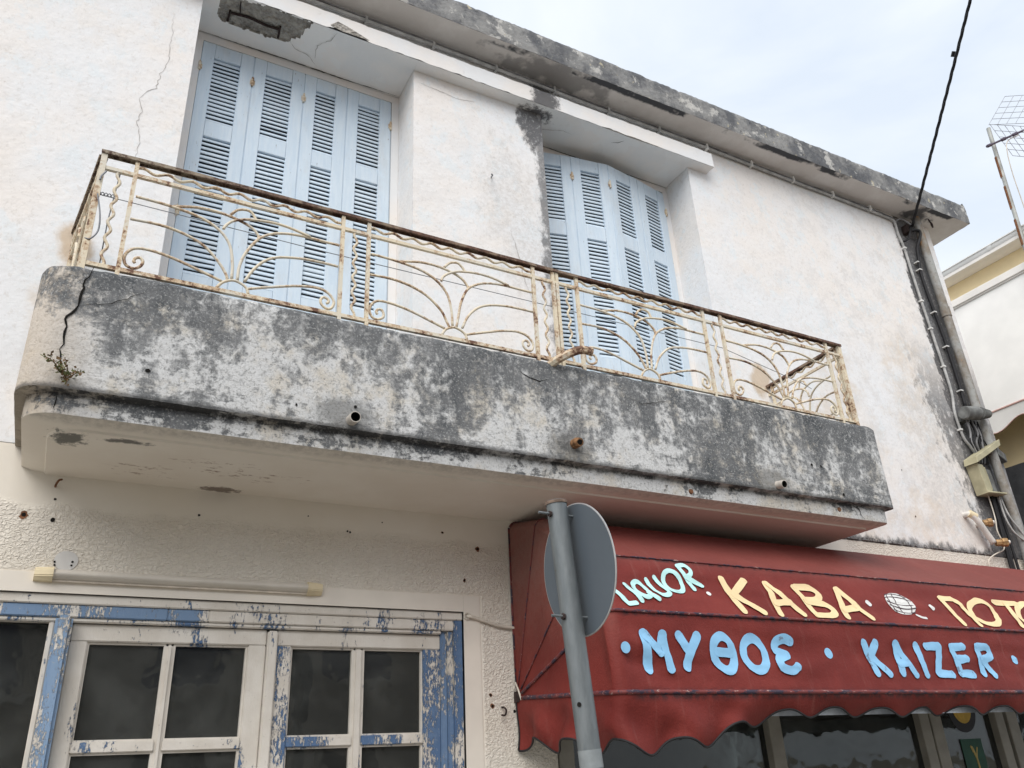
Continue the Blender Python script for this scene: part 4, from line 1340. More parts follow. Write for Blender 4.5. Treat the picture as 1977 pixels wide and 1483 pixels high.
# ------------------------------------------------------------------ fluorescent lamp over the door
lamp = thing('tube_lamp', 'unlit cream fluorescent tube lamp on the wall over the door', 'lamp', (0.5, YW, 2.49))
ZL = 2.488
m = MB()
k = 12
prof = [(YW - 0.004, ZL - 0.020)] + [(YW - 0.028 - 0.024 * math.sin(math.pi * i / k), ZL - 0.020 + 0.044 * i / k) for i in range(k + 1)] + [(YW - 0.004, ZL + 0.024)]
rows = [[(x, y, z) for y, z in prof] for x in (-0.05, 1.062)]
m.grid(rows, closed=True)
m.build('diffuser', 'tube_diffuser', lamp, smooth=True)
m = MB().box((-0.05, YW - 0.024, ZL - 0.029), (1.062, YW - 0.001, ZL - 0.0205))
m.build('base_strip', 'tube_base', lamp)
for (x0, x1) in ((-0.122, -0.049), (1.061, 1.136)):
    m = MB()
    out_ = x0 if x0 < 0 else x1
    inn = x1 if x0 < 0 else x0
    prof = [(YW - 0.001, ZL - 0.032), (YW - 0.030, ZL - 0.032), (YW - 0.058, ZL - 0.010), (YW - 0.058, ZL + 0.020), (YW - 0.040, ZL + 0.030), (YW - 0.001, ZL + 0.030)]
    r0 = [(inn, y, z) for y, z in prof]
    r1 = [(out_, YW - (YW - y) * 0.62, ZL + (z - ZL) * 0.9) for y, z in prof]
    m.grid([r0, r1], closed=True)
    m.add(r1, [tuple(range(6))])
    m.add(r0, [tuple(range(6))])
    bevel(m.build('end_cap', 'yellowed_plastic', lamp), 0.004, 2)

# cable from the door corner to the awning
m = MB()
m.tube(cat_rom([(1.938, YW + 0.02, 2.392), (1.945, YW - 0.018, 2.390), (2.003, YW - 0.014, 2.378), (2.068, YW - 0.012, 2.361), (2.139, YW - 0.012, 2.345), (2.235, YW - 0.012, 2.338), (2.29, YW - 0.02, 2.335)], 5), 0.009, 8)
ring = [Vector((1.936, YW - 0.010, 2.392)) + Vector((0.017 * math.cos(a), 0, 0.017 * math.sin(a))) for a in [2 * math.pi * i / 14 for i in range(15)]]
m.tube(ring, 0.005, 6)
tag(m.build('door_cable', 'white_cable', smooth='all'), 'short white cable from the door corner into the red awning', 'cable')

# ------------------------------------------------------------------ shop window under the awning
shop = thing('shop_window', 'dark shop window with grey frames under the red awning', 'shop window', (4.7, 4.16, 0.5))
def sp_(name, x0, x1, z0, z1, y0=4.125, y1=4.235):
    return bevel(MB().box((x0, y0, z0), (x1, y1, z1)).build(name, 'shop_frame', shop), 0.004)
sp_('frame', SX0, SX0 + 0.012, 0.5, SZ - 0.001)
sp_('frame', SX0 + 0.018, 2.565, 0.5, SZ - 0.001, 4.115)
for (a, b) in ((4.00, 4.105), (5.415, 5.515), (5.53, 5.645), (6.26, 6.36), (6.40, 6.52), (6.85, 6.949)):
    sp_('mullion', a, b, 0.56, SZ - 0.06)
sp_('frame', 2.566, 6.8495, SZ - 0.06, SZ - 0.001)
sp_('frame', 2.566, 6.8495, 0.5, 0.559)
for (a, b) in ((2.566, 3.999), (4.106, 5.414), (5.646, 6.259), (6.521, 6.849)):
    MB().box((a, 4.175, 0.56), (b, 4.179, SZ - 0.061)).build('pane', 'dusty_glass', shop)
# notice and sticker on the glass
po = thing('poster', 'dark green notice with a gold wheat-ear emblem on the shop glass', 'poster', (5.97, 4.17, 1.4))
MB().box((5.853, 4.168, 1.36), (6.085, 4.171, 1.697)).build('sheet', 'poster_green', po)
m = MB()
for (pts, r) in (([(5.99, 1.49), (5.985, 1.57), (5.965, 1.63), (5.945, 1.65)], 0.010), ([(5.985, 1.56), (6.0, 1.61), (6.015, 1.64)], 0.008), ([(5.965, 1.61), (5.955, 1.645)], 0.014), ([(5.985, 1.57), (5.975, 1.60)], 0.012)):
    m.tube([(x, 4.1675, z) for x, z in pts], r * 0.7, 6)
m.build('emblem', 'poster_gold', po)
stk = thing('round_sticker', 'round black sticker with a yellow centre stuck on the shop glass', 'sticker', (5.96, 4.17, 1.86))
def disc(cx, cz, r, y, k=28):
    return MB().add([(cx, y, cz)] + [(cx + r * math.cos(2 * math.pi * i / k), y, cz + r * math.sin(2 * math.pi * i / k)) for i in range(k)], [(0, 1 + i, 1 + (i + 1) % k) for i in range(k)])
disc(5.955, 1.895, 0.155, 4.1725).build('border', 'sticker_black', stk)
disc(5.955, 1.905, 0.105, 4.170).build('centre', 'sticker_yellow', stk)

# ------------------------------------------------------------------ red shop awning
awn = thing('shop_awning', 'red vinyl shop awning with hand-painted blue and cream lettering and scalloped edge', 'awning', (4.7, YW, 2.0))
AX0, AX1 = 2.215, 7.36
PIV = (4.085, 1.975)
BOWS = [(4.085, 2.935), (3.775, 2.872), (3.35, 2.577), (3.195, 2.275), (3.15, 1.912)]
def bow_curve(k, off=0.0):
    """from the left pivot out along the side, round the corner and along x"""
    y, z = BOWS[k]
    P = Vector((AX0, PIV[0], PIV[1]))
    C = Vector((AX0, y, z))
    L = (C - P).length
    d = (C - P).normalized()
    r = 0.055
    pts = [P + d * ((L - r) * i / 14) for i in range(15)]
    cc = C - d * r + Vector((r, 0, 0))
    for i in range(1, 7):
        a = (math.pi / 2) * i / 7
        pts.append(cc + Vector((-r * math.cos(a), 0, 0)) + d * (r * math.sin(a)))
    nx = 150
    for i in range(nx + 1):
        pts.append(Vector((AX0 + r + (AX1 - AX0 - r) * i / nx, y, z)))
    return pts
def bow_pt(k, x):
    return Vector((x, BOWS[k][0], BOWS[k][1]))
def awn_off(x, t, k):
    """sag and wrinkles of the front cloth between bow k and k+1, along its outward normal"""
    s = math.sin(math.pi * t)
    w = 0.0
    if k >= 2:
        w = 0.020 * nz(x * 2.2 - t * 1.2, t * 3, k) + 0.006 * nz(x * 5 + t * 4, t * 2.5, k + 4) + 0.006 * nz(x * 1.5 + t, t * 14, k + 9)
        if k == 3:
            e = max(0.0, 1 - (x - AX0) / 0.55)
            w += 0.036 * e * min(1.0, max(0.0, (x - 2.30) / 0.12)) * math.sin((t * 1.3 - (x - AX0) * 2.2) * 9.0) * t
    return s * (-0.010 + w)
def awn_norm(k):
    a, b = BOWS[k], BOWS[k + 1]
    dy, dz = b[0] - a[0], b[1] - a[1]
    return Vector((0, dz, -dy)).normalized() if dz < 0 and True else Vector((0, dz, -dy)).normalized()
def awn_surf(x, t, k, lift=0.0):
    p = bow_pt(k, x).lerp(bow_pt(k + 1, x), t)
    return p + awn_norm(k) * (awn_off(x, t, k) + lift)
for k in range(4):
    A_, B_ = bow_curve(k), bow_curve(k + 1)
    rows = []
    nt = 16 if k >= 2 else 8
    for j in range(nt + 1):
        t = j / nt
        row = []
        for i in range(len(A_)):
            p = A_[i].lerp(B_[i], t)
            if i > 21:
                p = p + awn_norm(k) * awn_off(p.x, t, k)
            elif i < 15:
                u = i / 14
                p = p + Vector((1, 0, 0)) * (0.014 * math.sin(math.pi * t) * u + 0.004 * nz(i * 0.35, t * 3, k) * u * math.sin(math.pi * t))
            row.append(p)
        rows.append(row)
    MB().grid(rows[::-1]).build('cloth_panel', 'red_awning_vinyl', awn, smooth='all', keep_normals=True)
for k in range(5):
    r = (0.006, 0.003, 0.0042, 0.0085, 0.011)[k]
    c = bow_curve(k)
    lift = Vector((0, -0.002, 0.002))
    if k == 0:
        c = c[15:]
    c = [p + lift + Vector((-0.003 if i < 16 else 0, 0, 0)) for i, p in enumerate(c)]
    if k == 1:
        c = c[:22]
    MB().tube(c[1:], r, 8).build('seam_rod', 'worn_piping', awn, smooth='all')
# wall edge binding of the left side
MB().tube([(AX0 - 0.002, YW - 0.012, 2.90), (AX0 - 0.004, YW - 0.012, 2.4), (AX0, YW - 0.012, 2.03)], 0.006, 6).build('edge_binding', 'worn_piping', awn, smooth='all')
# valance
c = bow_curve(4)
dist = [0.0]
for i in range(1, len(c)):
    dist.append(dist[-1] + (c[i] - c[i - 1]).length)
fine_c, fine_d = [], []
steps = 620
tot = dist[-1]
ii = 0
for s in range(steps + 1):
    d = tot * s / steps
    while ii < len(dist) - 2 and dist[ii + 1] < d:
        ii += 1
    f = (d - dist[ii]) / max(1e-6, dist[ii + 1] - dist[ii])
    fine_c.append(c[ii].lerp(c[ii + 1], min(1, f)))
    fine_d.append(d)
side_len = dist[20]
edge_pts = []
rows = []
NV = 14
for j in range(NV + 1):
    t = j / NV
    row = []
    for p, d in zip(fine_c, fine_d):
        x = p.x
        sc = 0.5 - 0.5 * math.cos(2 * math.pi * (d + 0.16) / 0.345)
        sc = sc ** (1.25)
        far = min(1.0, max(0.0, (x - 2.45) / 0.85))
        far = far * far * (3 - 2 * far)
        drop = 0.245 - (0.066 - 0.022 * far) * (1 - sc) - far * 0.140 + 0.008 * nz(d * 2, 3, 1)
        fl = (0.018 * math.sin(2 * math.pi * d / 0.345 + 0.8) + 0.02 * nz(d * 1.7, 8, 2)) * t
        fl += 0.05 * far * t * t * (0.55 + 0.6 * nz(d * 3.1, 1, 7))
        w = (0.014 * math.sin(d * 23 + t * 3) + 0.016 * math.sin((d - side_len) * 12 - t * 5.0)) * t * (1 - far)
        nrm = Vector((-1, 0, 0)) if d < side_len - 0.05 else Vector((0, -1, 0))
        q = p + Vector((0, 0, -0.008 - drop * t)) + nrm * (-fl + w + 0.004 - (0.03 * far * t))
        row.append(q)
    rows.append(row)
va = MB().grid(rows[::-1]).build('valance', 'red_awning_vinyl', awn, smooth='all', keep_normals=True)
MB().tube([p + Vector((0, 0, -0.001)) for p in rows[-1]], 0.0055, 6).build('valance_binding', 'black_rubber', awn, smooth='all')
MB().tube([rows[j][0] + Vector((-0.001, 0, 0)) for j in range(NV + 1)], 0.0055, 6).build('valance_binding', 'black_rubber', awn, smooth='all')
# pale lining strip that shows through the scallops
MB().box((3.05, 3.238, 1.812), (AX1 - 0.02, 3.242, 1.885)).build('lining_strip', 'pale_lining', awn)
# frayed bracket at the pivot
MB().box((AX0 - 0.012, YW - 0.05, 1.955), (AX0 + 0.006, YW - 0.001, 2.01)).build('pivot_bracket', 'dark_rust', awn)
MB().tube(cat_rom([(AX0 - 0.015, YW - 0.03, 2.055), (AX0 - 0.008, YW - 0.05, 2.01), (AX0 + 0.0, YW - 0.06, 1.965)], 4), 0.005, 6).build('frayed_cord', 'white_cable', awn, smooth='all')

# lettering: brush strokes laid on the cloth
def stroke_mesh(m, pts, w, k, lift, closed=False):
    P = cat2(pts, closed)
    LR = []
    n_ = len(P)
    el = (bow_pt(k, 0) - bow_pt(k + 1, 0)).length
    for i in range(n_):
        a = P[(i - 1) % n_] if closed else P[max(0, i - 1)]
        b = P[(i + 1) % n_] if closed else P[min(n_ - 1, i + 1)]
        d = Vector(((b[0] - a[0]), (b[1] - a[1]) * el))
        d = d.normalized() if d.length > 1e-9 else Vector((1, 0))
        nn = Vector((-d.y, d.x))
        f = w * 0.5 * (1 + 0.16 * nz(P[i][0] * 22, P[i][1] * 7, k + w * 100))
        LR.append([(P[i][0] + nn.x * f * s, P[i][1] + nn.y * f * s / el) for s in (-1, -0.5, 0, 0.5, 1)])
    if closed:
        LR.append(LR[0])
    rows = [[awn_surf(u, t, k, lift) for u, t in row] for row in LR]
    m.grid(rows)
    if not closed:                                   # round brush ends
        for idx, sgn in ((0, -1), (n_ - 1, 1)):
            a, b = (P[0], P[1]) if idx == 0 else (P[-1], P[-2])
            d = Vector((a[0] - b[0], (a[1] - b[1]) * el)).normalized()
            nn = Vector((-d.y, d.x))
            fan_ = [(a[0], a[1])]
            for j in range(9):
                an = -math.pi / 2 + math.pi * j / 8
                v = (d * math.cos(an) + nn * math.sin(an)) * w * 0.5
                fan_.append((a[0] + v.x, a[1] + v.y / el))
            vs = [awn_surf(u, t, k, lift) for u, t in fan_]
            m.add(vs, [(0, 1 + j, 2 + j) for j in range(8)])
def cat2(pts, closed):
    if len(pts) == 2:
        a, b = pts
        return [(a[0] + (b[0] - a[0]) * i / 6, a[1] + (b[1] - a[1]) * i / 6) for i in range(7)]
    if closed:
        P = [Vector((p[0], p[1], 0)) for p in pts]
        out, n_ = [], len(P)
        for i in range(n_):
            a, b, c, d = P[i - 1], P[i], P[(i + 1) % n_], P[(i + 2) % n_]
            for q in range(4):
                t = q / 4
                v = 0.5 * ((2 * b) + (c - a) * t + (2 * a - 5 * b + 4 * c - d) * t * t + (3 * b - a - 3 * c + d) * t ** 3)
                out.append((v.x, v.y))
        return out
    return [(v.x, v.y) for v in cat_rom([(p[0], p[1], 0) for p in pts], 4)]
def dense(pts):
    out = []
    for i in range(len(pts) - 1):
        a, b = pts[i], pts[i + 1]
        for j in range(6):
            out.append((a[0] + (b[0] - a[0]) * j / 6, a[1] + (b[1] - a[1]) * j / 6))
    out.append(pts[-1])
    return out
def letter(name, strokes, w, k, mat, sharp=()):
    m = MB()
    for i, (pts, kind) in enumerate(strokes):
        lift = 0.0060 + 0.0009 * i
        if kind == 'o':
            stroke_mesh(m, pts, w, k, lift, True)
        elif kind == 's':                            # sharp corners: separate straight strokes
            for j in range(len(pts) - 1):
                stroke_mesh(m, [pts[j], pts[j + 1]], w, k, lift + 0.0004 * j)
        else:
            stroke_mesh(m, pts, w, k, lift)
    return m.build(name, mat, awn, smooth='all', keep_normals=True)
def LET(d, w, k, mat, closed=(), curved=()):
    for ch, sts in d.items():
        ss = []
        for i, st in enumerate(sts):
            kind = 'o' if (ch, i) in closed else 'c' if (ch, i) in curved else 's'
            ss.append((st, kind))
        letter('letter', ss, w, k, mat)
ROW1A = {'L': [[(2.306, 0.604), (2.366, 0.873), (2.413, 0.848)]], 'I': [[(2.399, 0.511), (2.453, 0.804)]], 'Q': [[(2.475, 0.435), (2.452, 0.49), (2.447, 0.585), (2.460, 0.69), (2.488, 0.738), (2.513, 0.715), (2.524, 0.635), (2.516, 0.524), (2.498, 0.445)], [(2.512, 0.665), (2.56, 0.758)]], 'U': [[(2.551, 0.382), (2.579, 0.624), (2.605, 0.681), (2.642, 0.649), (2.656, 0.552), (2.608, 0.331)]], 'O': [[(2.698, 0.219), (2.672, 0.276), (2.662, 0.396), (2.683, 0.53), (2.73, 0.565), (2.765, 0.50), (2.772, 0.351), (2.749, 0.245), (2.722, 0.211)]], 'R': [[(2.780, 0.115), (2.840, 0.485)], [(2.778, 0.115), (2.826, 0.085), (2.853, 0.160), (2.843, 0.252), (2.812, 0.300)], [(2.812, 0.300), (2.896, 0.424)]]}
LET(ROW1A, 0.026, 2, 'pale_cyan_sign_paint', {('Q', 0), ('O', 0)}, {('U', 0), ('R', 1)})
ROW1B = {'K': [[(3.04, 0.297), (3.075, 0.894)], [(3.195, 0.295), (3.06, 0.600)], [(3.075, 0.570), (3.209, 0.901)]], 'A': [[(3.350, 0.313), (3.325, 0.907)], [(3.363, 0.309), (3.497, 0.882)], [(3.340, 0.70), (3.450, 0.66)]], 'B': [[(3.565, 0.325), (3.597, 0.883)], [(3.58, 0.315), (3.683, 0.320), (3.721, 0.44), (3.68, 0.56), (3.59, 0.585)], [(3.59, 0.606), (3.715, 0.642), (3.756, 0.77), (3.715, 0.875), (3.605, 0.885)]], 'A2': [[(3.885, 0.331), (3.825, 0.891)], [(3.895, 0.328), (4.02, 0.888)], [(3.850, 0.735), (3.975, 0.675)]], 'P': [[(4.791, 0.34), (4.817, 0.898)], [(4.795, 0.335), (4.900, 0.335), (4.944, 0.445), (4.97, 0.901)]], 'O': [[(5.131, 0.341), (5.026, 0.478), (4.998, 0.72), (5.071, 0.860), (5.182, 0.829), (5.253, 0.584), (5.237, 0.39), (5.191, 0.325)]], 'T': [[(5.327, 0.331), (5.564, 0.32)], [(5.447, 0.33), (5.408, 0.87)]], 'O2': [[(5.616, 0.331), (5.515, 0.472), (5.470, 0.725), (5.549, 0.870), (5.671, 0.830), (5.754, 0.583), (5.742, 0.38), (5.684, 0.315)]]}
LET(ROW1B, 0.041, 2, 'cream_sign_paint', {('O', 0), ('O2', 0)}, {('B', 1), ('B', 2)})
ROW2 = {'M': [[(2.405, 0.279), (2.411, 0.714)], [(2.411, 0.273), (2.481, 0.51), (2.518, 0.285)], [(2.515, 0.285), (2.525, 0.71)]], 'Y': [[(2.61, 0.289), (2.653, 0.487)], [(2.72, 0.285), (2.66, 0.5), (2.625, 0.686)]], 'TH': [[(2.857, 0.283), (2.813, 0.382), (2.805, 0.573), (2.849, 0.705), (2.895, 0.703), (2.931, 0.567), (2.925, 0.389), (2.897, 0.293)], [(2.83, 0.485), (2.91, 0.491)]], 'O': [[(3.06, 0.286), (3.014, 0.383), (3.002, 0.536), (3.037, 0.685), (3.09, 0.702), (3.131, 0.599), (3.139, 0.431), (3.106, 0.306)]], 'S': [[(3.331, 0.310), (3.289, 0.276), (3.235, 0.32), (3.222, 0.43), (3.286, 0.49)], [(3.287, 0.497), (3.228, 0.553), (3.225, 0.670), (3.284, 0.715), (3.328, 0.661)]], 'K': [[(3.878, 0.294), (3.905, 0.725)], [(3.967, 0.288), (3.90, 0.48)], [(3.905, 0.476), (3.997, 0.734)]], 'A': [[(4.126, 0.299), (4.108, 0.719)], [(4.133, 0.291), (4.211, 0.738)], [(4.112, 0.580), (4.175, 0.563)]], 'I': [[(4.297, 0.306), (4.304, 0.736)]], 'Z': [[(4.379, 0.315), (4.494, 0.300), (4.411, 0.715), (4.529, 0.73)]], 'E': [[(4.712, 0.290), (4.608, 0.309), (4.608, 0.712), (4.714, 0.726)], [(4.608, 0.504), (4.70, 0.483)]], 'R': [[(4.838, 0.293), (4.814, 0.707)], [(4.848, 0.292), (4.930, 0.295), (4.940, 0.422), (4.850, 0.50)], [(4.846, 0.493), (4.906, 0.731)]]}
LET(ROW2, 0.046, 3, 'sky_blue_sign_paint', {('TH', 0), ('O', 0)}, {('S', 0), ('S', 1), ('R', 1), ('Y', 1)})
def dot(x, t, r, k, mat, lift=0.003):
    el = (bow_pt(k, 0) - bow_pt(k + 1, 0)).length
    m = MB()
    vs = [awn_surf(x, t, k, lift)] + [awn_surf(x + r * math.cos(2 * math.pi * i / 18), t + r * math.sin(2 * math.pi * i / 18) / el, k, lift) for i in range(18)]
    m.add(vs, [(0, 1 + i, 1 + (i + 1) % 18) for i in range(18)])
    return m.build('painted_dot', mat, awn, keep_normals=True)
dot(2.918, 0.562, 0.014, 2, 'white_sign_paint')
dot(4.090, 0.563, 0.021, 2, 'white_sign_paint')
dot(4.630, 0.575, 0.021, 2, 'white_sign_paint')
m = MB()
P0 = Vector((2.283, BOWS[3][0] + (BOWS[4][0] - BOWS[3][0]) * 0.466, BOWS[3][1] + (BOWS[4][1] - BOWS[3][1]) * 0.466))
rim = []
for i in range(18):
    u, v = 0.026 * math.cos(2 * math.pi * i / 18), 0.026 * math.sin(2 * math.pi * i / 18)
    rim.append(P0 + Vector((u, -0.012, v)))
m.add([P0 + Vector((0, -0.012, 0))] + rim, [(0, 1 + i, 1 + (i + 1) % 18) for i in range(18)])
m.build('painted_dot', 'sky_blue_sign_paint', awn, keep_normals=True)
dot(3.590, 0.456, 0.028, 3, 'sky_blue_sign_paint')
dot(5.168, 0.478, 0.027, 3, 'sky_blue_sign_paint')
# basket-ball-like round emblem: white oval crossed by thin lines
m = MB()
EC, ER, ET = (4.372, 0.515), 0.118, 0.225
def ell(a, f=1.0):
    return (EC[0] + f * ER * math.cos(a), EC[1] + f * ET * math.sin(a))
ring_ = [ell(2 * math.pi * i / 30, 1 + 0.05 * nz(i * 0.9, 0, 0)) for i in range(30)]
rows = [[awn_surf(EC[0] + (p[0] - EC[0]) * f, EC[1] + (p[1] - EC[1]) * f, 2, 0.003) for p in ring_ + ring_[:1]] for f in (0.02, 0.35, 0.7, 1.0)]
m.grid(rows)
m.build('emblem_oval', 'white_sign_paint', awn, smooth='all', keep_normals=True)
m = MB()
for q in (-0.65, -0.32, 0.0, 0.32, 0.65):
    pts = []
    for i in range(9):
        s = -0.95 + 1.9 * i / 8
        h = math.sqrt(max(0.0, 1 - q * q))
        pts.append((EC[0] + ER * s * h, EC[1] + ET * (q + 0.20 * (1 - s * s) * (1 if q >= 0 else -1) + 0.1 * s)))
    stroke_mesh(m, pts, 0.006, 2, 0.0045)
for q in (-0.55, -0.1, 0.38):
    pts = []
    for i in range(9):
        s = -0.92 + 1.84 * i / 8
        h = math.sqrt(max(0.0, 1 - q * q))
        pts.append((EC[0] + ER * (q + 0.25 * (1 - s * s) * (1 if q > 0 else -1)), EC[1] + ET * s * h))
    stroke_mesh(m, pts, 0.006, 2, 0.0052)
m.build('emblem_line', 'dark_sign_line', awn, keep_normals=True)
m = MB()
stroke_mesh(m, [(4.452, 0.745), (4.487, 0.79), (4.52, 0.80)], 0.016, 2, 0.003)
m.build('emblem_tail', 'white_sign_paint', awn, keep_normals=True)

# ------------------------------------------------------------------ road sign seen from behind
sign = thing('road_sign', 'round road sign seen from behind on a leaning grey steel pole', 'road sign', (1.668, 2.4, 0.12))
def pole_at(z):
    return Vector((1.495 + 0.0705 * (2.482 - z), 2.40, z))
m = MB()
PR = 0.0365
m.tube([pole_at(0.12), pole_at(0.8), pole_at(1.6), pole_at(2.0), pole_at(2.478)], PR, 24)
m.build('pole', 'galvanised_steel', sign, smooth=True)
m = MB()
ax = (pole_at(2.5) - pole_at(2.4)).normalized()
e = pole_at(2.466)
m.tube([e, e + ax * 0.010, e + ax * 0.012], [PR + 0.003, PR + 0.003, PR - 0.004], 24)
m.build('pole_cap', 'pole_cap_metal', sign, smooth=True)
dc = Vector((1.566, 2.405, 2.243))
up = ax
sidev = Vector((0, 1, 0))
nrm = sidev.cross(up).normalized()
m = MB()
k = 64
R_ = 0.228
ringb = [dc + (sidev * math.cos(2 * math.pi * i / k) + up * math.sin(2 * math.pi * i / k)) * R_ for i in range(k)]
ringc = [dc + (sidev * math.cos(2 * math.pi * i / k) + up * math.sin(2 * math.pi * i / k)) * (R_ - 0.004) - nrm * 0.0 for i in range(k)]
nb = nrm if nrm.x > 0 else -nrm
m.add([dc] + [p for p in ringc], [(0, 1 + (i + 1) % k, 1 + i) for i in range(k)], 0)
m.grid([ringc, [p + nb * 0.001 for p in ringb], [p + nb * 0.004 for p in ringb]], 1, closed=True)
m.add([dc + nb * 0.004] + [p + nb * 0.004 for p in ringb], [(0, 1 + i, 1 + (i + 1) % k) for i in range(k)], 0)
m.build('disc', ['sign_back_grey', 'bare_edge_metal'], sign, smooth=True)
for z in (2.425, 2.075):
    p = pole_at(z) + Vector((0, -0.012, 0))
    MB().tube([p + Vector((0.06, 0, 0)), p + Vector((-0.085, 0.0, 0.002))], 0.0045, 8).build('bolt', 'galvanised_steel', sign, smooth=True)
    MB().tube([p + Vector((-0.036, 0, 0)), p + Vector((-0.044, 0, 0))], 0.011, 6).build('nut', 'dark_rust', sign)
MB().tube([pole_at(1.615), pole_at(1.668)], PR + 0.0012, 24, cap=False).build('tape_band', 'tape_grey', sign, smooth=True)
m = MB()
pz = pole_at(1.80)
m.tube([pz + Vector((-0.030, -0.0225, 0.0)), pz + Vector((-0.0312, -0.0232, 0))], 0.0075, 10)
m.build('bolt_hole', 'crack_dark', sign)

# ------------------------------------------------------------------ pipes and cables on the right corner
dn = thing('downpipe', 'rust-streaked grey rain pipe down the right corner of the house', 'pipe', (7.18, 4.02, 0.1))
def xz(pts, y):
    return [(p[0], y, p[1]) for p in pts]
PX = [(7.095, 6.58), (7.095, 6.1), (7.10, 5.6), (7.105, 5.0), (7.11, 4.5), (7.125, 4.1), (7.145, 3.7), (7.165, 3.2), (7.175, 0.15)]
MB().tube([(a, 4.035, b) for a, b in PX], 0.040, 16).build('pipe', 'rusty_pipe', dn, smooth=True)
for z in (5.46, 4.42, 3.0):
    x = 7.10 if z > 4 else 7.17
    MB().tube([(x, 4.035, z - 0.05), (x, 4.035, z + 0.05)], 0.046, 16).build('pipe_collar', 'rusty_pipe', dn, smooth=True)

cond = thing('conduit', 'thin grey cable conduit clipped under the roof and down the wall', 'conduit', (6.85, YW, 4.1))
CP = [(-1.2, 4.070, 6.520), (0.5, 4.072, 6.512), (2.0, 4.07, 6.520), (3.2, 4.074, 6.510), (4.3, 4.076, 6.520), (5.2, 4.078, 6.508), (6.16, 4.08, 6.505), (6.62, 4.08, 6.496), (6.775, 4.08, 6.488), (6.795, 4.08, 6.45), (6.792, 4.08, 6.33), (6.815, 4.08, 6.22), (6.825, 4.08, 6.10), (6.832, 4.08, 5.732), (6.851, 4.08, 5.288), (6.876, 4.08, 4.786), (6.873, 4.08, 4.562), (6.832, 4.08, 4.40), (6.834, 4.08, 4.248), (6.854, 4.08, 4.126), (6.91, 4.08, 4.06), (6.95, 4.07, 3.98)]
MB().tube(cat_rom(CP, 4), 0.0125, 8).build('tube', 'grey_conduit', cond, smooth='all')
MB().tube([(a[0], a[1] - 0.004, a[2] + 0.026 + 0.005 * math.sin(i * 2.1)) for i, a in enumerate(CP[:9])], 0.008, 6).build('second_cable', 'dull_conduit', cond, smooth='all')
for x in [0.2 + 0.52 * i for i in range(13)]:
    MB().box((x - 0.009, 4.056, 6.492), (x + 0.009, 4.099, 6.552)).build('clip', 'white_clip' if x > 4.0 else 'grey_conduit', cond)
for x, z in ((6.824, 6.16), (6.838, 5.55), (6.853, 5.25), (6.872, 4.85), (6.834, 4.21)):
    MB().box((x - 0.016, 4.063, z - 0.008), (x + 0.016, 4.099, z + 0.008)).build('clip', 'white_clip', cond)

# overhead cable: twisted black service drop anchored at the wall under the roof
drop = thing('overhead_cable', 'black twisted overhead service cable anchored under the roof corner', 'cable', (6.93, 4.0, 6.40))
a, b = Vector((6.93, 4.00, 6.40)), Vector((6.208, 2.5, 7.627))
dirn = (b - a)
end = a + dirn * 3.2
lay = [a + dirn * (3.2 * i / 120) - Vector((0, 0, 0.10 * math.sin(math.pi * i / 120))) for i in range(121)]
u1 = dirn.cross(Vector((0, 0, 1))).normalized()
u2 = dirn.cross(u1).normalized()
for ph in (0.0, 2.1, 4.2):
    MB().tube([p + (u1 * math.cos(i * 0.9 + ph) + u2 * math.sin(i * 0.9 + ph)) * 0.007 for i, p in enumerate(lay)], 0.0085, 6).build('strand', 'black_rubber', drop, smooth='all')
for f in (0.245, 0.36):
    p = a + dirn * (3.2 * f)
    MB().tube([p - dirn.normalized() * 0.025, p + dirn.normalized() * 0.022], 0.0165, 8).build('cable_tie', 'black_rubber', drop, smooth=True)
# black tails from the anchor down beside the pipe
MB().tube(cat_rom([(6.93, 4.0, 6.42), (6.955, 4.04, 6.390), (7.01, 4.03, 6.405), (7.06, 4.02, 6.40), (7.065, 4.02, 6.36), (7.015, 4.03, 6.26), (6.985, 4.05, 6.18), (6.970, 4.06, 6.05), (6.955, 4.07, 5.9), (6.965, 4.07, 5.6), (6.995, 4.07, 5.3), (7.012, 4.07, 5.0), (7.014, 4.07, 4.69), (7.005, 4.07, 4.45)], 5), 0.016, 8).build('strand', 'black_rubber', drop, smooth='all')
MB().tube(cat_rom([(6.93, 4.0, 6.42), (6.92, 4.04, 6.34), (6.885, 4.05, 6.27), (6.83, 4.07, 6.235)], 5), 0.011, 8).build('strand', 'black_rubber', drop, smooth='all')
MB().tube(cat_rom([(6.79, 4.08, 6.46), (6.84, 4.05, 6.50), (6.89, 4.03, 6.48), (6.93, 4.0, 6.42)], 5), 0.008, 8).build('strand', 'dull_conduit', drop, smooth='all')
MB().box((6.905, 4.03, 6.36), (6.955, 4.099, 6.45)).build('anchor', 'dark_rust', drop)
for x, z in ((6.962, 6.02), (6.957, 5.93), (6.982, 5.45), (7.007, 5.08), (7.012, 4.62)):
    MB().box((x - 0.028, 4.052, z - 0.006), (x + 0.010, 4.099, z + 0.006)).build('clip', 'white_clip', drop)

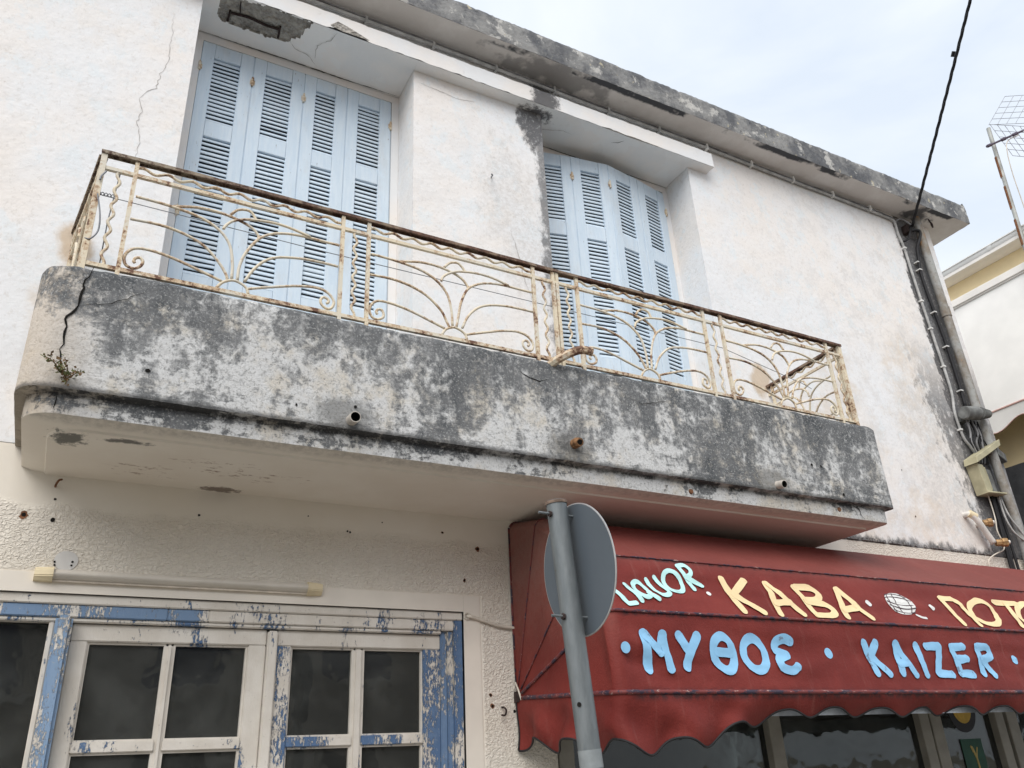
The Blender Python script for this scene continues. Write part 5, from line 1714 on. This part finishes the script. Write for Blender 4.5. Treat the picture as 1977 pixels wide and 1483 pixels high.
# junction box with its cable tangle
jb = thing('junction_box', 'grey weathered electric fuse housing with ribbed end beside the rain pipe', 'electric box', (6.95, 4.0, 4.34))
m = MB()
A0, A1 = Vector((6.82, 3.99, 4.335)), Vector((6.98, 3.96, 4.345))
m.tube([A0 - Vector((0.01, 0, 0)), A0, A0 + (A1 - A0) * 0.9, A1], [0.052, 0.062, 0.062, 0.055], 16)
m.build('housing', 'grey_box', jb, smooth=True)
for i in range(6):
    p = A1 + Vector((0.012 + i * 0.020, -0.003 * i, 0.001 * i))
    MB().tube([p, p + Vector((0.013, 0, 0))], [0.060 - 0.004 * i, 0.056 - 0.004 * i], 14).build('rib', 'grey_box', jb, smooth=True)
MB().box((6.86, 4.04, 4.29), (6.94, 4.099, 4.38)).build('mount', 'grey_box', jb)
rt = random.Random(3)
for i in range(9):
    x0 = 6.87 + 0.02 * i
    pts = [(x0, 4.03 + rt.uniform(-0.02, 0.02), 4.29), (x0 + rt.uniform(-0.05, 0.05), 4.02, 4.18), (x0 + rt.uniform(-0.05, 0.06), 4.03, 4.08), (6.93 + 0.015 * i, 4.05, 3.97), (6.93 + 0.012 * i, 4.06, 3.90)]
    MB().tube(cat_rom(pts, 5), 0.006 if i % 3 else 0.009, 6).build('cable', 'black_rubber' if i % 3 else 'dull_conduit', jb, smooth='all')

# beige meter cover, lid hanging open
mt = thing('meter_box', 'broken beige plastic cable cover with its lid askew at the wall corner', 'electric box', (6.95, 4.0, 3.6))
def oriented(a, ex, ey, ez, name, mat, parent):
    a, ex, ey, ez = Vector(a), Vector(ex), Vector(ey), Vector(ez)
    vs = [a + ex * i + ey * j + ez * k for k in (0, 1) for j in (0, 1) for i in (0, 1)]
    m = MB().add(vs, [(0, 2, 3, 1), (4, 5, 7, 6), (0, 1, 5, 4), (1, 3, 7, 5), (3, 2, 6, 7), (2, 0, 4, 6)])
    return bevel(m.build(name, mat, parent), 0.004)
oriented((6.80, 3.985, 3.60), (0.095, 0.01, 0), (0, 0.11, 0), (-0.030, 0, 0.255), 'side_panel', 'beige_box', mt)
oriented((6.80, 3.975, 3.590), (0.26, 0.0, 0.012), (0, 0.12, 0), (0, 0, 0.016), 'base_panel', 'beige_box', mt)
oriented((6.735, 3.955, 3.845), (0.42, 0.0, 0.215), (0, 0.13, 0.0), (0.012, 0, 0.062), 'lid', 'beige_box', mt)
oriented((7.16, 4.00, 3.99), (0.19, 0.05, -0.03), (0, 0.12, 0), (0.01, 0, 0.075), 'loose_flap', 'grey_box', mt)
oriented((6.90, 4.07, 3.61), (0.20, 0.0, 0), (0, 0.025, 0), (-0.02, 0, 0.25), 'back_plate', 'grey_box', mt)
oriented((6.905, 4.00, 3.63), (0.010, 0.0, 0), (0, 0.07, 0), (-0.02, 0, 0.21), 'divider', 'beige_box', mt)

# loose cables below the cover
cb = thing('loose_cables', 'loose white and black cables hanging below the broken beige cover', 'cable', (6.95, 4.06, 3.0))
for pts, r, mat in (
    ([(6.895, 4.05, 3.62), (6.900, 4.05, 3.50), (6.895, 4.05, 3.38), (6.872, 4.05, 3.28), (6.905, 4.05, 3.17), (6.875, 4.05, 3.12), (6.79, 4.05, 3.09), (6.71, 4.05, 3.06), (6.65, 4.06, 3.02), (6.64, 4.065, 2.96)], 0.0055, 'white_cable'),
    ([(7.03, 4.04, 3.61), (7.01, 4.03, 3.42), (7.055, 4.02, 3.28), (7.16, 4.0, 3.20), (7.14, 4.0, 3.27), (7.06, 4.02, 3.42), (7.045, 4.04, 3.60)], 0.008, 'grey_conduit'),
    ([(6.96, 4.06, 3.62), (6.95, 4.06, 3.3), (6.93, 4.06, 3.1), (6.92, 4.06, 2.90)], 0.013, 'black_rubber'),
    ([(6.99, 4.07, 3.62), (6.985, 4.07, 3.3), (6.97, 4.07, 3.0), (6.97, 4.07, 2.85)], 0.016, 'black_rubber'),
    ([(7.03, 4.07, 3.62), (7.04, 4.07, 3.3), (7.04, 4.07, 3.0), (7.04, 4.07, 2.85)], 0.012, 'black_rubber')):
    MB().tube(cat_rom(pts, 5), r, 8).build('cable', mat, cb, smooth='all')

# two capped water pipe stubs
wpipe = thing('water_pipe', 'capped white water pipe stubs with brass fittings low on the stained wall', 'pipe', (6.68, 4.05, 3.2))
MB().tube(cat_rom([(6.56, YW + 0.02, 3.40), (6.56, 4.05, 3.395), (6.60, 4.03, 3.35), (6.68, 4.03, 3.24), (6.735, 4.03, 3.165)], 5), 0.026, 10).build('pipe', 'white_pipe', wpipe, smooth='all')
MB().tube(cat_rom([(6.69, YW + 0.02, 3.34), (6.70, 4.06, 3.30), (6.745, 4.055, 3.20), (6.76, 4.05, 3.16)], 5), 0.020, 10).build('pipe', 'white_pipe', wpipe, smooth='all')
MB().tube([(6.548, 4.05, 3.405), (6.60, 4.03, 3.37)], 0.031, 10).build('elbow', 'yellowed_plastic', wpipe, smooth=True)
for (p, d) in (((6.675, 4.03, 3.325), (0.05, -0.045, 0.0)), ((6.765, 4.03, 3.165), (0.075, -0.05, 0.0))):
    p, d = Vector(p), Vector(d)
    MB().tube([p, p + d * 0.5, p + d * 0.52, p + d], [0.028, 0.028, 0.036, 0.036], 8).build('fitting', 'brass', wpipe)
    MB().tube([p + d, p + d * 1.25], [0.018, 0.016], 10).build('plug', 'white_pipe', wpipe, smooth=True)

# ------------------------------------------------------------------ house across the street
op = thing('opposite_house', 'house across the street, seen only as a dim reflection in the door panes', 'house', (1.0, -9.0, 0))
OY = -7.0
MB().box((-9.0, -14.0, 0), (9.5, OY, 5.6)).build('wall', 'opposite_render', op)
m = MB()
m.add([(-9.3, OY + 0.3, 5.61), (9.8, OY + 0.3, 5.61), (9.8, -14.3, 5.61), (-9.3, -14.3, 5.61), (-9.3, -10.5, 7.2), (9.8, -10.5, 7.2)], [(0, 1, 5, 4), (2, 3, 4, 5), (0, 4, 3), (1, 2, 5), (3, 2, 1, 0)])
m.build('roof', 'roof_tile', op)
for x in (-7.0, -4.0, -1.0, 2.0, 5.0, 7.6):
    w = MB().box((x - 0.55, OY - 0.05, 3.3), (x + 0.55, OY + 0.03, 5.0)).build('window', 'room_blue', op)
    MB().box((x - 0.62, OY + 0.001, 3.2), (x + 0.62, OY + 0.08, 3.295)).build('sill', 'white_soffit', w)
    MB().box((x - 0.5, OY - 0.05, 0.1 if x in (-4.0, 5.0) else 0.9), (x + 0.5, OY + 0.03, 2.2)).build('window', 'room_dark', op)
MB().box((-5.2, OY + 0.001, 2.95), (0.2, OY + 1.1, 3.1)).build('balcony', 'white_soffit', op)
m = MB()
for i in range(46):
    m.box((-5.15 + i * 0.117, OY + 1.03, 3.101), (-5.13 + i * 0.117, OY + 1.05, 3.95))
m.box((-5.2, OY + 1.01, 3.95), (0.2, OY + 1.07, 4.0))
m.build('balcony_railing', 'grey_box', op)

# ------------------------------------------------------------------ alley wall and neighbour
m = MB()
rows = []
for j in range(2):
    rows.append([(8.0, 3.3 + 5 * i / 60, (0.0, 4.117 + 0.012 * nz(i, 0, 0, 0.6))[j]) for i in range(61)])
m.grid(rows)
m.grid([rows[1], [(8.25, p[1], p[2]) for p in rows[1]]])
m.grid([[(8.25, p[1], p[2]) for p in rows[1]], [(8.25, p[1], 0) for p in rows[1]]])
m.add([(8.0, 3.3, 0), (8.25, 3.3, 0), (8.25, 3.3, 4.117), (8.0, 3.3, 4.117)], [(0, 1, 2, 3)])
m.add([(8.0, 8.3, 0), (8.25, 8.3, 0), (8.25, 8.3, 4.117), (8.0, 8.3, 4.117)], [(0, 1, 2, 3)])
tag(m.build('alley_wall', 'stained_dark_render'), 'black-stained alley wall at the right edge below the yellow house', 'wall')

nb_ = thing('yellow_house', 'yellow neighbouring house with white gutter beyond the right corner', 'house', (12.0, 7.0, 0))
MB().box((9.5, 3.0, 0), (15.0, 13.0, 7.06)).build('wall', 'ochre_render', nb_)
MB().box((9.27, 2.95, 7.062), (15.2, 13.1, 7.10)).build('eave_board', 'white_soffit', nb_)
m = MB()
k = 10
prof = [(9.335 - 0.085 * math.cos(math.pi * i / k) * 1.0, 7.16 - 0.085 * math.sin(math.pi * i / k)) for i in range(k + 1)]
prof = [(9.25 - 0.012, 7.172), (9.25 - 0.012, 7.158)] + prof + [(9.42, 7.172)]
m.grid([[(x, y, z) for x, z in prof] for y in (2.9, 13.1)])
m.build('gutter', 'white_gutter', nb_, smooth=True)
for y in (4.50, 5.6, 6.7, 7.8):
    m = MB()
    prof2 = [(9.335 - 0.092 * math.cos(math.pi * i / k), 7.162 - 0.092 * math.sin(math.pi * i / k)) for i in range(k + 1)]
    m.grid([[(x, yy, z) for x, z in prof2] for yy in (y - 0.03, y + 0.03)])
    m.build('gutter_bracket', 'white_gutter', nb_, smooth=True)
m = MB()
m.add([(9.30, 2.95, 7.18), (15.2, 2.95, 8.6), (15.2, 13.1, 8.6), (9.30, 13.1, 7.18), (15.2, 2.95, 7.10), (15.2, 13.1, 7.10)], [(0, 1, 2, 3), (0, 4, 1), (3, 2, 5)])
m.build('roof', 'roof_tile', nb_)

wa = thing('white_awning', 'white cloth side awning with a wavy hem on the yellow house', 'awning', (9.3, 6.0, 5.0))
bevel(MB().box((9.29, 2.98, 6.65), (9.499, 12.0, 6.765)).build('cassette', 'white_soffit', wa), 0.02, 3)
m = MB()
rows = []
for j in range(9):
    t = j / 8
    rows.append([(9.33 - 0.23 * t + 0.012 * math.sin(math.pi * t), 2.98 + 9.0 * i / 40, 6.655 + (5.13 - 6.655) * t) for i in range(41)])
m.grid(rows)
m.build('cloth', 'white_awning_cloth', wa, smooth='all')
MB().tube([(9.098, 2.98, 5.128), (9.098, 11.98, 5.128)], 0.012, 6).build('seam', 'awning_seam', wa, smooth='all')
m = MB()
r0, r1 = [], []
for i in range(360):
    y = 2.98 + 9.0 * i / 359
    r0.append((9.098, y, 5.122))
    r1.append((9.098 + 0.012 * math.sin(y * 7), y, 4.93 - 0.055 * math.cos((y - 5.02) * 2 * math.pi / 0.62)))
m.grid([r0, r1])
m.build('valance', 'white_awning_cloth', wa, smooth='all')
MB().tube(r1, 0.007, 6).build('hem', 'awning_seam', wa, smooth='all')

# ------------------------------------------------------------------ television antenna
an = thing('tv_antenna', 'television antenna with wire grid reflector on a rusty leaning mast', 'antenna', (9.21, 4.15, 6.2))
mp = lambda z: Vector((9.197 + 0.0048 * (8.586 - z), 4.01 + 0.054 * (8.586 - z), z))
m = MB()
m.tube([mp(6.15), mp(7.0), mp(7.8), mp(8.586)], 0.024, 12)
m.build('mast', 'antenna_mast', an, smooth=True)
m = MB()
for (za, zb) in ((6.9, 7.25), (7.4, 7.72), (7.85, 8.15)):
    m.tube([mp(za) + Vector((-0.006, 0.008, 0)), mp(zb) + Vector((-0.006, 0.008, 0))], 0.0215, 10)
m.build('rust_streak', 'rust', an, smooth=True)
for z in (6.35, 6.75):
    p = mp(z)
    MB().tube([p, (9.51, p.y, z)], 0.012, 6).build('wall_bracket', 'antenna_mast', an)
b0, b1 = Vector((9.05, 4.04, 8.262)), Vector((9.50, 3.62, 8.44))
MB().tube([b0, b1], 0.013, 8).build('boom', 'antenna_boom', an, smooth=True)
for f, l in ((0.02, 0.05), (0.30, 0.05), (0.52, 0.06)):
    p = b0.lerp(b1, f)
    d = (b1 - b0).normalized() * l
    MB().tube([p, p + d], 0.021, 8).build('clamp', 'antenna_boom', an, smooth=True)
def mesh_panel(a, b, c_, nu, nv):
    a, b, c_ = Vector(a), Vector(b), Vector(c_)
    m = MB()
    for i in range(nu + 1):
        f = (i / nu)
        m.tube([a + (b - a) * f, a + (b - a) * f + (c_ - a)], 0.0035, 4)
    for j in range(nv + 1):
        f = (j / nv)
        m.tube([a + (c_ - a) * f, a + (c_ - a) * f + (b - a)], 0.0035, 4)
    return m.build('grid_reflector', 'antenna_grid', an)
mesh_panel((9.267, 4.02, 8.681), (9.60, 3.87, 9.16), (9.38, 3.60, 8.40), 5, 5)
mesh_panel((9.30, 4.02, 8.70), (9.44, 3.97, 8.21), (9.37, 3.60, 8.33), 5, 6)
m = MB()
m.tube(cat_rom([(9.372, 3.80, 8.37), (9.25, 3.88, 8.30), (9.18, 3.90, 8.127), (9.221, 3.95, 7.841), (9.297, 4.0, 7.402), (9.36, 4.06, 6.9)], 6), 0.006, 6)
m.build('coaxial_lead', 'white_cable', an, smooth='all')
